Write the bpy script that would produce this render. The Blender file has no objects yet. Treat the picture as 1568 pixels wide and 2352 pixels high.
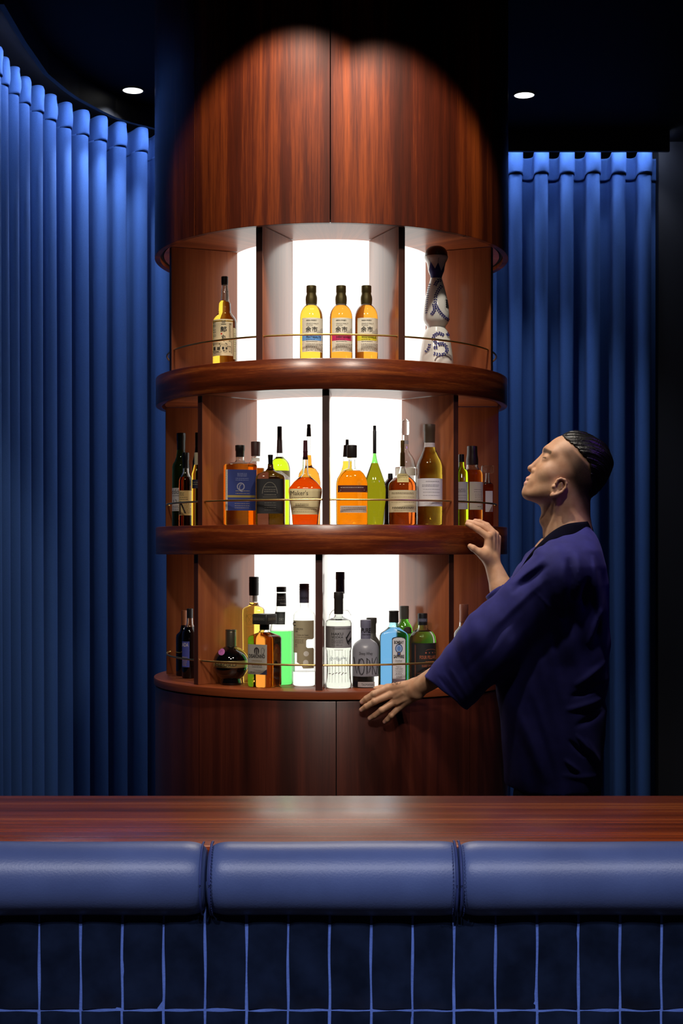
import bpy, bmesh, math, random
import numpy as np
from mathutils import Vector, Matrix
from math import sin, cos, pi, radians, sqrt, atan2, asin, exp

random.seed(7)
SC = bpy.context.scene
COL = SC.collection
# camera: 50 mm lens on a 24 x 36 portrait frame, raised frame; F = focal length in pixels of the 1568 x 2352 frame
F = 50.0 / 36.0 * 2352
CX, CY, CZ = 0.0337, -4.89, 1.40        # the revolving bottle column stands on the world origin
PX0, PY0 = 784.0, 1265.0


def W(px, py, d):
    """point at distance d in front of the camera, measured on the photograph"""
    return Vector((CX + (px - PX0) * d / F, CY + d, CZ + (PY0 - py) * d / F))


def lin(c):
    r = []
    for v in c[:3]:
        v = v / 255.0
        r.append(v / 12.92 if v <= 0.04045 else ((v + 0.055) / 1.055) ** 2.4)
    return (r[0], r[1], r[2], 1.0)


# ------------------------------------------------------------------ materials
MATS = {}


def newmat(name):
    m = bpy.data.materials.new(name)
    m.use_nodes = True
    nt = m.node_tree
    nt.nodes.clear()
    out = nt.nodes.new('ShaderNodeOutputMaterial')
    return m, nt, out


def node(nt, typ, **kw):
    n = nt.nodes.new(typ)
    for k, v in kw.items():
        setattr(n, k, v)
    return n


def pbr(name, col, rough=0.5, metal=0.0, trans=0.0, ior=1.45, coat=0.0, sheen=0.0, sss=0.0, spec=0.5, emit=None, es=0.0):
    if name in MATS:
        return MATS[name]
    m, nt, out = newmat(name)
    b = node(nt, 'ShaderNodeBsdfPrincipled')
    I = b.inputs
    I['Base Color'].default_value = lin(col) if max(col) > 1.0 else (*col[:3], 1)
    I['Roughness'].default_value = rough
    I['Metallic'].default_value = metal
    I['Transmission Weight'].default_value = trans
    I['IOR'].default_value = ior
    I['Coat Weight'].default_value = coat
    I['Sheen Weight'].default_value = sheen
    I['Specular IOR Level'].default_value = spec
    if sss:
        I['Subsurface Weight'].default_value = sss
        I['Subsurface Radius'].default_value = (0.01, 0.004, 0.002)
        I['Subsurface Scale'].default_value = 0.6
    if emit:
        I['Emission Color'].default_value = lin(emit)
        I['Emission Strength'].default_value = es
    nt.links.new(b.outputs[0], out.inputs[0])
    MATS[name] = m
    return m


def emission(name, col, strength):
    m, nt, out = newmat(name)
    e = node(nt, 'ShaderNodeEmission')
    e.inputs[0].default_value = lin(col)
    e.inputs[1].default_value = strength
    nt.links.new(e.outputs[0], out.inputs[0])
    MATS[name] = m
    return m


def ramp(nt, stops):
    r = node(nt, 'ShaderNodeValToRGB')
    el = r.color_ramp.elements
    while len(el) < len(stops):
        el.new(0.5)
    for e, (p, c) in zip(el, stops):
        e.position = p
        e.color = lin(c)
    return r


def wood(name, dark, mid, light, rough=0.35, coat=0.25, us=34.0, vs=0.9, seed=0.0, bump=0.08):
    """mahogany veneer: UV u runs across the grain, v along it (metres)"""
    m, nt, out = newmat(name)
    L = nt.links.new
    uv = node(nt, 'ShaderNodeUVMap')

    def noise(su, sv, detail, rgh=0.55, off=0.0):
        mp = node(nt, 'ShaderNodeMapping')
        mp.inputs['Scale'].default_value = (su, sv, 1)
        mp.inputs['Location'].default_value = (seed + off, seed * 1.7, seed)
        L(uv.outputs[0], mp.inputs[0])
        n = node(nt, 'ShaderNodeTexNoise')
        n.inputs['Scale'].default_value = 1.0
        n.inputs['Detail'].default_value = detail
        n.inputs['Roughness'].default_value = rgh
        n.inputs['Distortion'].default_value = 0.35
        L(mp.outputs[0], n.inputs['Vector'])
        return n
    n1 = noise(us, vs, 5.0)
    n2 = noise(us * 0.22, vs * 0.6, 2.0, off=3.1)
    n3 = noise(us * 9, vs * 14, 3.0, 0.7, off=9.7)
    add = node(nt, 'ShaderNodeMath', operation='MULTIPLY_ADD')
    add.inputs[1].default_value = 0.55
    L(n1.outputs['Fac'], add.inputs[0])
    m2 = node(nt, 'ShaderNodeMath', operation='MULTIPLY')
    m2.inputs[1].default_value = 0.45
    L(n2.outputs['Fac'], m2.inputs[0])
    L(m2.outputs[0], add.inputs[2])
    a3 = node(nt, 'ShaderNodeMath', operation='MULTIPLY_ADD')
    a3.inputs[1].default_value = 0.22
    L(n3.outputs['Fac'], a3.inputs[0])
    L(add.outputs[0], a3.inputs[2])
    r = ramp(nt, [(0.42, dark), (0.60, mid), (0.78, light)])
    L(a3.outputs[0], r.inputs[0])
    b = node(nt, 'ShaderNodeBsdfPrincipled')
    L(r.outputs[0], b.inputs['Base Color'])
    b.inputs['Roughness'].default_value = rough
    b.inputs['Coat Weight'].default_value = coat
    b.inputs['Coat Roughness'].default_value = 0.22
    b.inputs['Specular IOR Level'].default_value = 0.4
    bp = node(nt, 'ShaderNodeBump')
    bp.inputs['Strength'].default_value = bump
    bp.inputs['Distance'].default_value = 0.002
    L(a3.outputs[0], bp.inputs['Height'])
    L(bp.outputs[0], b.inputs['Normal'])
    L(b.outputs[0], out.inputs[0])
    MATS[name] = m
    return m


def noisy(name, c1, c2, scale=8.0, rough=0.6, bump=0.0, bscale=200.0, coat=0.0, sheen=0.0, stretch=(1, 1, 1), sheen_col=None, detail=4.0, spec=0.5, bdist=0.002):
    """two-colour object-space noise with an optional fine bump"""
    m, nt, out = newmat(name)
    L = nt.links.new
    tc = node(nt, 'ShaderNodeTexCoord')
    mp = node(nt, 'ShaderNodeMapping')
    mp.inputs['Scale'].default_value = stretch
    L(tc.outputs['Object'], mp.inputs[0])
    n = node(nt, 'ShaderNodeTexNoise')
    n.inputs['Scale'].default_value = scale
    n.inputs['Detail'].default_value = detail
    L(mp.outputs[0], n.inputs['Vector'])
    r = ramp(nt, [(0.35, c1), (0.68, c2)])
    L(n.outputs['Fac'], r.inputs[0])
    b = node(nt, 'ShaderNodeBsdfPrincipled')
    L(r.outputs[0], b.inputs['Base Color'])
    b.inputs['Roughness'].default_value = rough
    b.inputs['Coat Weight'].default_value = coat
    b.inputs['Specular IOR Level'].default_value = spec
    b.inputs['Sheen Weight'].default_value = sheen
    if sheen_col:
        b.inputs['Sheen Tint'].default_value = lin(sheen_col)
    if bump:
        n2 = node(nt, 'ShaderNodeTexNoise')
        n2.inputs['Scale'].default_value = bscale
        n2.inputs['Detail'].default_value = 3.0
        L(mp.outputs[0], n2.inputs['Vector'])
        bp = node(nt, 'ShaderNodeBump')
        bp.inputs['Strength'].default_value = bump
        bp.inputs['Distance'].default_value = bdist
        L(n2.outputs['Fac'], bp.inputs['Height'])
        L(bp.outputs[0], b.inputs['Normal'])
    L(b.outputs[0], out.inputs[0])
    MATS[name] = m
    return m


# ------------------------------------------------------------------ mesh building
class MB:
    def __init__(self):
        self.v, self.f, self.uv, self.mi = [], [], [], []

    def add(self, verts, faces, uvs=None, mi=0):
        o = len(self.v)
        self.v += [tuple(p) for p in verts]
        for f in faces:
            self.f.append(tuple(o + i for i in f))
            self.uv.append([uvs[i] for i in f] if uvs else None)
            self.mi.append(mi)
        return self

    def box(self, c, s, mi=0, grain=2, bev=0.0, rz=0.0):
        """box with its centre c and full size s; grain = axis the grain runs along"""
        bm = bmesh.new()
        bmesh.ops.create_cube(bm, size=1.0)
        for v in bm.verts:
            v.co = Vector((v.co.x * s[0], v.co.y * s[1], v.co.z * s[2]))
        if bev > 0:
            bmesh.ops.bevel(bm, geom=bm.edges[:], offset=bev, segments=2, profile=0.5, affect='EDGES')
        bm.normal_update()
        R = Matrix.Rotation(rz, 3, 'Z')
        o = random.random() * 3
        for f in bm.faces:
            n = f.normal
            ax = max(range(3), key=lambda k: abs(n[k]))
            if ax == grain:
                a, b_ = [k for k in range(3) if k != ax]
            else:
                b_ = grain
                a = [k for k in range(3) if k not in (ax, grain)][0]
            vs = [v.co.copy() for v in f.verts]
            self.add([R @ p + Vector(c) for p in vs], [tuple(range(len(vs)))], [(p[a] + o, p[b_] + o) for p in vs], mi)
        bm.free()
        return self

    def lathe(self, prof, n=96, a0=pi, a1=3 * pi, mi=0, along=False, ends=True, center=(0, 0)):
        """prof = closed or open list of (r, z); a = 0 points to -Y (the room side). along: grain follows the arc"""
        full = abs(a1 - a0 - 2 * pi) < 1e-6
        m = len(prof)
        vs, uv = [], []
        L = [0.0]
        for i in range(1, m):
            L.append(L[-1] + math.hypot(prof[i][0] - prof[i - 1][0], prof[i][1] - prof[i - 1][1]))
        R = max(p[0] for p in prof)
        for j in range(n + 1):
            a = a0 + (a1 - a0) * j / n
            for i, (r, z) in enumerate(prof):
                vs.append((center[0] + r * sin(a), center[1] - r * cos(a), z))
                uv.append((L[i], a * R) if along else (a * R, L[i]))
        fs = []
        for j in range(n):
            for i in range(m - 1):
                p = j * m + i
                fs.append((p, p + 1, p + m + 1, p + m))
        self.add(vs, fs, uv, mi)
        if not full and ends:
            self.f += []
            for j, rev in ((0, False), (n, True)):
                ids = [j * m + i for i in range(m - 1)] if prof[0] == prof[-1] else [j * m + i for i in range(m)]
                pts = [vs[k] for k in ids]
                u2 = [(prof[i % m][0], prof[i % m][1]) for i in range(len(ids))]
                self.add(pts, [tuple(range(len(pts)))[::-1] if rev else tuple(range(len(pts)))], u2, mi)
        return self

    def disc(self, r, z, n=96, mi=0, up=True):
        vs = [(r * sin(2 * pi * j / n), -r * cos(2 * pi * j / n), z) for j in range(n)]
        f = tuple(range(n)) if up else tuple(range(n))[::-1]
        return self.add(vs, [f], [(p[1], p[0]) for p in vs], mi)

    def tube(self, pts, r, n=8, mi=0, cap=True):
        pts = [Vector(p) for p in pts]
        rr = r if isinstance(r, (list, tuple)) else [r] * len(pts)
        vs, fs, uv = [], [], []
        up = Vector((0, 0, 1))
        s = 0
        for i, p in enumerate(pts):
            t = (pts[min(i + 1, len(pts) - 1)] - pts[max(i - 1, 0)]).normalized()
            a = t.cross(up)
            if a.length < 1e-4:
                a = t.cross(Vector((1, 0, 0)))
            a.normalize()
            b = a.cross(t).normalized()
            if i:
                s += (p - pts[i - 1]).length
            for k in range(n):
                th = 2 * pi * k / n
                vs.append(p + (a * cos(th) + b * sin(th)) * rr[i])
                uv.append((k / n * 2 * pi * rr[i], s))
        for i in range(len(pts) - 1):
            for k in range(n):
                fs.append((i * n + k, i * n + (k + 1) % n, (i + 1) * n + (k + 1) % n, (i + 1) * n + k))
        if cap:
            fs.append(tuple(range(n))[::-1])
            fs.append(tuple((len(pts) - 1) * n + k for k in range(n)))
        return self.add(vs, fs, uv, mi)

    def build(self, name, mats, parent=None, smooth=True, angle=35, loc=None):
        me = bpy.data.meshes.new(name)
        me.from_pydata(self.v, [], self.f)
        ul = me.uv_layers.new(name='UVMap')
        i = 0
        flat = []
        for f, u in zip(self.f, self.uv):
            if u is None:
                flat += [0.0] * (2 * len(f))
            else:
                for p in u:
                    flat += [p[0], p[1]]
        ul.data.foreach_set('uv', flat)
        for m in (mats if isinstance(mats, (list, tuple)) else [mats]):
            me.materials.append(m)
        me.polygons.foreach_set('material_index', self.mi)
        bm = bmesh.new()
        bm.from_mesh(me)
        bmesh.ops.remove_doubles(bm, verts=bm.verts, dist=1e-5)
        bmesh.ops.recalc_face_normals(bm, faces=bm.faces)
        bm.to_mesh(me)
        bm.free()
        if smooth:
            me.polygons.foreach_set('use_smooth', [True] * len(me.polygons))
            me.set_sharp_from_angle(angle=radians(angle))
        o = bpy.data.objects.new(name, me)
        COL.objects.link(o)
        if parent:
            o.parent = parent
        if loc is not None:
            o.location = loc
        return o


def tag(o, label=None, cat=None, group=None, kind=None):
    if label:
        o['label'] = label
    if cat:
        o['category'] = cat
    if group:
        o['group'] = group
    if kind:
        o['kind'] = kind
    return o


def thing(name, loc, label, cat, group=None, rz=0.0):
    o = bpy.data.objects.new(name, None)
    o.empty_display_size = 0.05
    COL.objects.link(o)
    o.location = loc
    o.rotation_euler = (0, 0, rz)
    return tag(o, label, cat, group)


# ------------------------------------------------------------------ lettering
TEXTS = {}


def text_mesh(s, bold=0.0):
    k = (s, bold)
    if k in TEXTS:
        return TEXTS[k]
    cu = bpy.data.curves.new('lettering', 'FONT')
    cu.body = s
    cu.resolution_u = 2
    cu.offset = bold
    ob = bpy.data.objects.new('lettering', cu)
    COL.objects.link(ob)
    dg = bpy.context.evaluated_depsgraph_get()
    dg.update()
    ev = ob.evaluated_get(dg)
    me = ev.to_mesh()
    V = [(v.co.x, v.co.y) for v in me.vertices]
    Fc = [tuple(p.vertices) for p in me.polygons]
    ev.to_mesh_clear()
    bpy.data.objects.remove(ob)
    bpy.data.curves.remove(cu)
    if not V:
        V = [(0, 0), (1, 0), (1, 1)]
        Fc = []
    x0 = min(p[0] for p in V); x1 = max(p[0] for p in V)
    y0 = min(p[1] for p in V); y1 = max(p[1] for p in V)
    w = max(x1 - x0, 1e-6); h = max(y1 - y0, 1e-6)
    V = [((x - x0) / w, (y - y0) / h) for x, y in V]
    TEXTS[k] = (V, Fc, w / h)
    return TEXTS[k]


def ribbon(pts, w):
    """flat stroke along a 2-D polyline -> verts, faces"""
    n = len(pts)
    V = []
    for i in range(n):
        ax, ay = pts[max(i - 1, 0)]
        bx, by = pts[min(i + 1, n - 1)]
        tx, ty = bx - ax, by - ay
        l = math.hypot(tx, ty) or 1
        nx, ny = -ty / l * w / 2, tx / l * w / 2
        V += [(pts[i][0] + nx, pts[i][1] + ny), (pts[i][0] - nx, pts[i][1] - ny)]
    return V, [(2 * i, 2 * i + 1, 2 * i + 3, 2 * i + 2) for i in range(n - 1)]


def slice_x(V, Fc, step):
    """cut flat lettering into vertical strips so that it can wrap round a bottle"""
    xs = [p[0] for p in V]
    if not Fc or max(xs) - min(xs) <= step:
        return V, Fc
    bm = bmesh.new()
    vv = [bm.verts.new((p[0], p[1], 0)) for p in V]
    for f in Fc:
        try:
            bm.faces.new([vv[i] for i in f])
        except ValueError:
            pass
    x = min(xs) + step
    while x < max(xs) - 1e-4:
        bmesh.ops.bisect_plane(bm, geom=bm.verts[:] + bm.edges[:] + bm.faces[:], plane_co=(x, 0, 0), plane_no=(1, 0, 0), dist=1e-5)
        x += step
    bm.verts.index_update()
    out = [(v.co.x, v.co.y) for v in bm.verts], [tuple(v.index for v in f.verts) for f in bm.faces]
    bm.free()
    return out


def slice_xy(V, Fc, step):
    V, Fc = slice_x(V, Fc, step)
    V, Fc = slice_x([(b, a) for a, b in V], Fc, step)
    return [(b, a) for a, b in V], Fc

# ================================================================== BOTTLES
M_GLASS = pbr('clear_glass', (0.86, 0.88, 0.87), 0.0, trans=1.0, ior=1.45)


def liquid(name, c, ior=1.36, rough=0.0):
    return pbr(name, tuple(x * 0.999 for x in c), rough, trans=1.0, ior=ior)


G_CLEAR = liquid('clear_spirit', (0.78, 0.80, 0.76), 1.36)
L_YEL = liquid('yellow_whisky', (0.78, 0.50, 0.05))
L_ORA = liquid('orange_whisky', (0.74, 0.30, 0.03))
L_AMB = liquid('amber_whisky', (0.72, 0.27, 0.02))
L_RED = liquid('red_amber_whisky', (0.60, 0.12, 0.015))
L_BRN = liquid('brown_amaretto', (0.62, 0.22, 0.03))
L_GOLD = liquid('gold_liqueur', (0.82, 0.56, 0.10))
L_WINE = liquid('gold_wine', (0.66, 0.45, 0.05))
L_GRN = liquid('green_liqueur', (0.48, 0.66, 0.015))
L_OLV = liquid('olive_cognac', (0.17, 0.16, 0.004))
L_MID = liquid('melon_liqueur', (0.11, 0.62, 0.14), rough=0.25)
L_BLUE = liquid('blue_glass', (0.10, 0.275, 0.49), rough=0.15)
L_BRIGHTG = liquid('bright_green_glass', (0.10, 0.52, 0.04))
L_DKG = liquid('dark_green_glass', (0.03, 0.16, 0.03))
M_FROST = pbr('frosted_glass', (0.93, 0.95, 0.92), 0.3, trans=1.0, ior=1.3)
M_WHEY = pbr('frosted_grey_glass', (158, 160, 172), 0.35, trans=0.25, coat=0.3)
M_GREYB = pbr('grey_stoneware', (66, 66, 62), 0.45)
M_DARK = pbr('dark_bottle_glass', (11, 9, 11), 0.05, coat=0.5)
M_MAROON = pbr('maroon_bottle_glass', (28, 7, 9), 0.05, coat=0.5)
M_PLUM = pbr('plum_bottle_glass', (34, 14, 22), 0.06, coat=0.5)
M_CERAM = pbr('white_ceramic', (232, 230, 226), 0.12, coat=0.5)
INK = pbr('black_ink', (16, 15, 15), 0.7)


def paint(c, rough=0.6, metal=0.0):
    return pbr('paint_%d_%d_%d_%d%d' % (c[0], c[1], c[2], int(rough * 100), int(metal * 10)), c, rough, metal=metal)


def solve_place(px, rho):
    d = 4.5
    for _ in range(60):
        x = CX + (px - PX0) * d / F
        d = 4.89 - sqrt(max(rho * rho - x * x, 1e-5))
    return CX + (px - PX0) * d / F, d


class Bottle:
    """a bottle measured on the photo: levels are (y, half width[, squareness n, depth ratio]) in pixels"""

    def __init__(self, px, base_z, label, rho=None, y=None, rot=0.0, name='bottle', group=None, cat='bottle', scale_d=None):
        if y is None:
            self.x, self.d = solve_place(px, rho)
        else:
            self.d = y + 4.89
            self.x = CX + (px - PX0) * self.d / F
        self.y = self.d - 4.89
        self.px = px
        self.s = self.d / F
        self.bz = base_z
        self.rot = radians(rot)
        # bottles face the room: local -Y is the front
        self.t = thing(name, (self.x, self.y, base_z + 0.0006), label, cat, group, self.rot)

    def z(self, y):
        return CZ + (PY0 - y) * self.s - self.bz

    def levels(self, prof, n=2.0, dr=1.0):
        out = []
        for p in prof:
            y, hw = p[0], p[1]
            out.append((max(self.z(y), 0.0), hw * self.s, p[2] if len(p) > 2 else n, p[3] if len(p) > 3 else dr))
        return out

    def shape(self, prof, n=2.0, dr=1.0, foot=True):
        L = self.levels(prof, n, dr)
        L.sort(key=lambda q: -q[0])
        if foot:
            z, r, nn, dd = L[-1]
            L = [q for q in L if q[0] > 0.005]
            L += [(0.004, r, nn, dd), (0.0012, r * 0.975, nn, dd), (0.0, r * 0.93, nn, dd)]
        self.L = L
        return L

    def at(self, z):
        L = self.L
        if z >= L[0][0]:
            return L[0][1:]
        for a, b in zip(L, L[1:]):
            if b[0] <= z <= a[0]:
                k = (z - b[0]) / max(a[0] - b[0], 1e-9)
                return tuple(b[i] + (a[i] - b[i]) * k for i in (1, 2, 3))
        return L[-1][1:]

    @staticmethod
    def ring(r, n, dr, z, N=56):
        pts = []
        for j in range(N):
            a = 2 * pi * j / N
            c, s = cos(a), sin(a)
            x = r * math.copysign(abs(c) ** (2.0 / n), c)
            y = r * dr * math.copysign(abs(s) ** (2.0 / n), s)
            pts.append((x, y, z))
        return pts

    def section(self, za, zb):
        """levels between heights za > zb, ends included"""
        mid = [q for q in self.L if zb + 1e-5 < q[0] < za - 1e-5]
        out = [(za,) + self.at(za)] + mid + [(zb,) + self.at(zb)]
        # extra rings keep curved necks smooth
        return out

    def solid(self, name, za, zb, mat, inset=0.0, N=56, parent=None):
        S = self.section(za, zb)
        vs, fs = [], []
        for (z, r, n, dr) in S:
            vs += self.ring(r - inset, n, dr, z, N)
        for i in range(len(S) - 1):
            for j in range(N):
                fs.append((i * N + j, i * N + (j + 1) % N, (i + 1) * N + (j + 1) % N, (i + 1) * N + j))
        fs += [tuple(range(N))[::-1], tuple((len(S) - 1) * N + j for j in range(N))]
        return MB().add(vs, fs).build(name, mat, parent or self.t, angle=42)

    def shell(self, name, za, zb, mat, wall=0.0022, N=56):
        """hollow glass between two heights (open bottle neck above the liquid)"""
        S = self.section(za, zb)
        vs, fs = [], []
        for (z, r, n, dr) in S:
            vs += self.ring(r, n, dr, z, N)
        for (z, r, n, dr) in reversed(S):
            vs += self.ring(max(r - wall, 0.0008), n, dr, z, N)
        m = 2 * len(S)
        for i in range(m):
            k = (i + 1) % m
            for j in range(N):
                fs.append((i * N + j, i * N + (j + 1) % N, k * N + (j + 1) % N, k * N + j))
        return MB().add(vs, fs).build(name, mat, self.t, angle=42)

    def body(self, prof, liq, level=None, n=2.0, dr=1.0, glass=None, foot=True):
        L = self.shape(prof, n, dr, foot)
        top = L[0][0]
        if level is None:
            self.solid('bottle_body', top, 0.0, liq)
        else:
            zl = self.z(level)
            self.solid('liquid_fill', zl - 0.0003, 0.0, liq)
            self.shell('bottle_neck', top, zl, glass or M_GLASS)
        return self

    def cap(self, prof, mat, name='cap', n=2.0, dr=1.0, ridges=0, loft_rot=0.0):
        L = self.levels(prof, n, dr)
        L.sort(key=lambda q: -q[0])
        N = 48
        z0 = L[0]
        S = [(z0[0], z0[1] * 0.9, z0[2], z0[3]), (z0[0] - 0.0008, z0[1] * 0.985, z0[2], z0[3]), (z0[0] - 0.0016,) + tuple(z0[1:])] + L[1:]
        vs, fs = [], []
        for i, (z, r, nn, dd) in enumerate(S):
            for j, p in enumerate(self.ring(r, nn, dd, z, N)):
                k = 1 - 0.02 * (j % 2) if ridges and i < len(S) - 1 else 1
                vs.append((p[0] * k, p[1] * k, p[2]))
        for i in range(len(S) - 1):
            for j in range(N):
                fs.append((i * N + j, i * N + (j + 1) % N, (i + 1) * N + (j + 1) % N, (i + 1) * N + j))
        fs += [tuple(range(N))[::-1], tuple((len(S) - 1) * N + j for j in range(N))]
        o = MB().add(vs, fs).build(name, mat, self.t, angle=42)
        o.rotation_euler = (0, 0, loft_rot)
        return o

    # ---- labels lie on the front of the body
    def front(self, xl, z, off, la=0.0, hw=None):
        r, n, dr = hw if hw else self.at(z)
        u = max(-0.985, min(0.985, xl / r))
        ry = r * dr
        y = -ry * (1 - abs(u) ** n) ** (1.0 / n)
        nx = n * abs(u) ** (n - 1) / r * (1 if u > 0 else -1)
        ny = -n * (abs(y) / ry) ** (n - 1) / ry
        l = math.hypot(nx, ny) or 1
        p = Vector((u * r + nx / l * off, y + ny / l * off, z))
        if la:
            p = Matrix.Rotation(la, 3, 'Z') @ p
        return p

    def zf(self, y):
        """height of a photo row on the front face, which stands nearer than the axis"""
        z = self.z(y)
        for _ in range(3):
            r, n, dr = self.at(z)
            z = CZ + (PY0 - y) * (self.d - r * dr) / F - self.bz
        return z

    def label(self, y0, y1, x0, x1, col, items=(), la=0.0, round_top=0, name='label', rough=0.6, hw=None, metal=0.0):
        la = radians(la)
        hws = None
        mats = [paint(col, rough, metal)]
        s = self.s
        mb = MB()
        nx, nz = 26, 10
        vs, fs = [], []
        H = (y1 - y0)
        for i in range(nx + 1):
            u = i / nx
            ytop = y0
            if round_top:
                ytop = y0 + round_top * (1 - sqrt(max(0.0, 1 - (2 * u - 1) ** 2)))
            for j in range(nz + 1):
                yy = ytop + (y1 - ytop) * j / nz
                vs.append(self.front((x0 + (x1 - x0) * u) * s, self.zf(yy), 0.0004, la, hws))
        for i in range(nx):
            for j in range(nz):
                a = i * (nz + 1) + j
                fs.append((a, a + 1, a + nz + 2, a + nz + 1))
        mb.add(vs, fs)

        def mslot(c):
            m = paint(c, 0.6) if c is not None else INK
            if m not in mats:
                mats.append(m)
            return mats.index(m)

        def put(V, Fc, c, off):
            mb.add([self.front(a * s, self.zf(b), off, la, hws) for a, b in V], Fc, None, mslot(c))
        lay = 0
        for it in items:
            lay += 1
            off = 0.00062 + 0.000012 * lay
            k = it[0]
            if k == 't':            # text: string, x left, baseline y, height, width or None, colour, bold
                _, st, x, yb, h, w, c = it[:7]
                V, Fc, ar = text_mesh(st, it[7] if len(it) > 7 else 0.0)
                w = w or h * ar
                put(*slice_x([(x + a * w, yb - b * h) for a, b in V], Fc, 2.5), c, off + 0.00028)
            elif k == 'r':          # rectangle
                _, xa, ya, xb, yb, c = it
                V, Fc = [], []
                for i in range(13):
                    xx = xa + (xb - xa) * i / 12
                    V += [(xx, ya), (xx, yb)]
                Fc = [(2 * i, 2 * i + 1, 2 * i + 3, 2 * i + 2) for i in range(12)]
                put(V, Fc, c, off)
            elif k == 's':          # stroke: points, width, colour
                V, Fc = ribbon(it[1], it[2])
                put(V, Fc, it[3], off + 0.00026)
            elif k == 'e':          # ellipse: cx, cy, rx, ry, colour
                _, cx, cy, rx, ry, c = it
                V = [(cx + rx * cos(2 * pi * i / 24), cy + ry * sin(2 * pi * i / 24)) for i in range(24)]
                put(*slice_xy(V, [tuple(range(24))], 2.5), c, off)
            elif k == 'p':          # polygon
                put(*slice_xy(it[1], [tuple(range(len(it[1])))], 2.5), it[2], off)
            elif k == 'f':          # lines of tiny print: x0, y, x1, count, pitch, colour
                _, xa, ya, xb, cnt, pit, c = it
                rn = random.Random(int(ya * 7))
                for q in range(cnt):
                    x = xa
                    while x < xb - 1:
                        l = rn.uniform(1.2, 4.5)
                        l = min(l, xb - x)
                        put([(x, ya + q * pit - 0.55), (x, ya + q * pit + .55), (x + l, ya + q * pit + .55), (x + l, ya + q * pit - .55)], [(0, 1, 2, 3)], c, off + 0.0002)
                        x += l + rn.uniform(0.7, 1.3)
        return mb.build(name, mats, self.t, smooth=False)


def arc(cx, cy, rx, ry, a0, a1, n=16):
    return [(cx + rx * cos(radians(a0 + (a1 - a0) * i / n)), cy - ry * sin(radians(a0 + (a1 - a0) * i / n))) for i in range(n + 1)]


BLK = (18, 17, 17)
CAPK = paint((17, 16, 17), 0.35)
GOLD = paint((150, 128, 60), 0.35, 0.8)
Z1, Z2, Z3 = 1.982, 1.4795, 0.975
WH = 'whisky bottle'

# ------------------------------------------------------------------ top shelf
b = Bottle(516, Z1, 'tall amber whisky bottle with brush-lettered cream label in the left bay of the top shelf', rho=.513, name='whisky_bottle')
b.body([(641, 7), (660, 7), (668, 8.5), (690, 9.5), (694, 11), (698, 13.5), (712, 14), (719, 14.5), (727, 21), (735, 26), (742, 27.6), (800, 27.8), (834, 27.8)], L_YEL, 692)
b.cap([(636, 8), (650, 8), (652, 7.6), (655, 7.6)], paint((34, 26, 22), 0.5))
b.label(650, 693, 3, 9.0, (190, 186, 176), [('f', 4.5, 655, 7.5, 10, 3.6, (90, 86, 80))], name='tax_strip')
b.label(733, 817, -26.2, 20, (222, 203, 165), [
    ('t', '三', -6, 745.5, 8, 11, BLK, .02), ('t', '郎', -7.5, 763, 13, 14, BLK, .02), ('t', '丸', -6, 781, 12, 12, BLK, .02),
    ('r', -7, 765, -3.5, 769, (190, 60, 40)),
    ('t', 'Single Malt', 12, 746, 4, 5, BLK), ('f', 11.5, 744, 16, 14, 3, (60, 55, 48)),
    ('t', 'aburo', -25.5, 742, 6, 7, BLK), ('t', 'maru', -25.5, 750, 5, 7, BLK), ('f', -25, 757, -18, 2, 5, BLK), ('t', '0.D', -25, 773, 5, 7, BLK),
    ('s', [(-26, 780), (17, 780), (17, 811), (-26, 811)], 1.1, BLK),
    ('s', [(-26, 787), (-10, 790), (5, 789), (15, 797)], 1.4, BLK), ('s', [(-26, 782), (0, 784), (16, 786)], .8, BLK), ('s', [(-25, 791), (-8, 795), (10, 796)], 2.2, BLK),
    ('r', -24, 796, -19, 804, (60, 55, 46)), ('r', -15, 797, -8, 804, (70, 62, 50)), ('r', -4, 797, 1, 803, BLK), ('r', 4, 798, 8, 803, (60, 55, 46)), ('s', [(-26, 806), (-14, 808), (0, 805), (14, 808)], 1.6, BLK),
    ('s', arc(-20, 808, 4, 2, 0, 360), .6, BLK), ('s', arc(-9, 808, 4, 2, 0, 360), .6, BLK), ('s', arc(3, 807, 4, 2, 0, 360), .6, BLK)])
b.label(752, 824, 21, 26.4, (214, 205, 160), [('f', 22, 765, 26, 9, 5, (150, 140, 105))], name='side_label')

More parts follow.
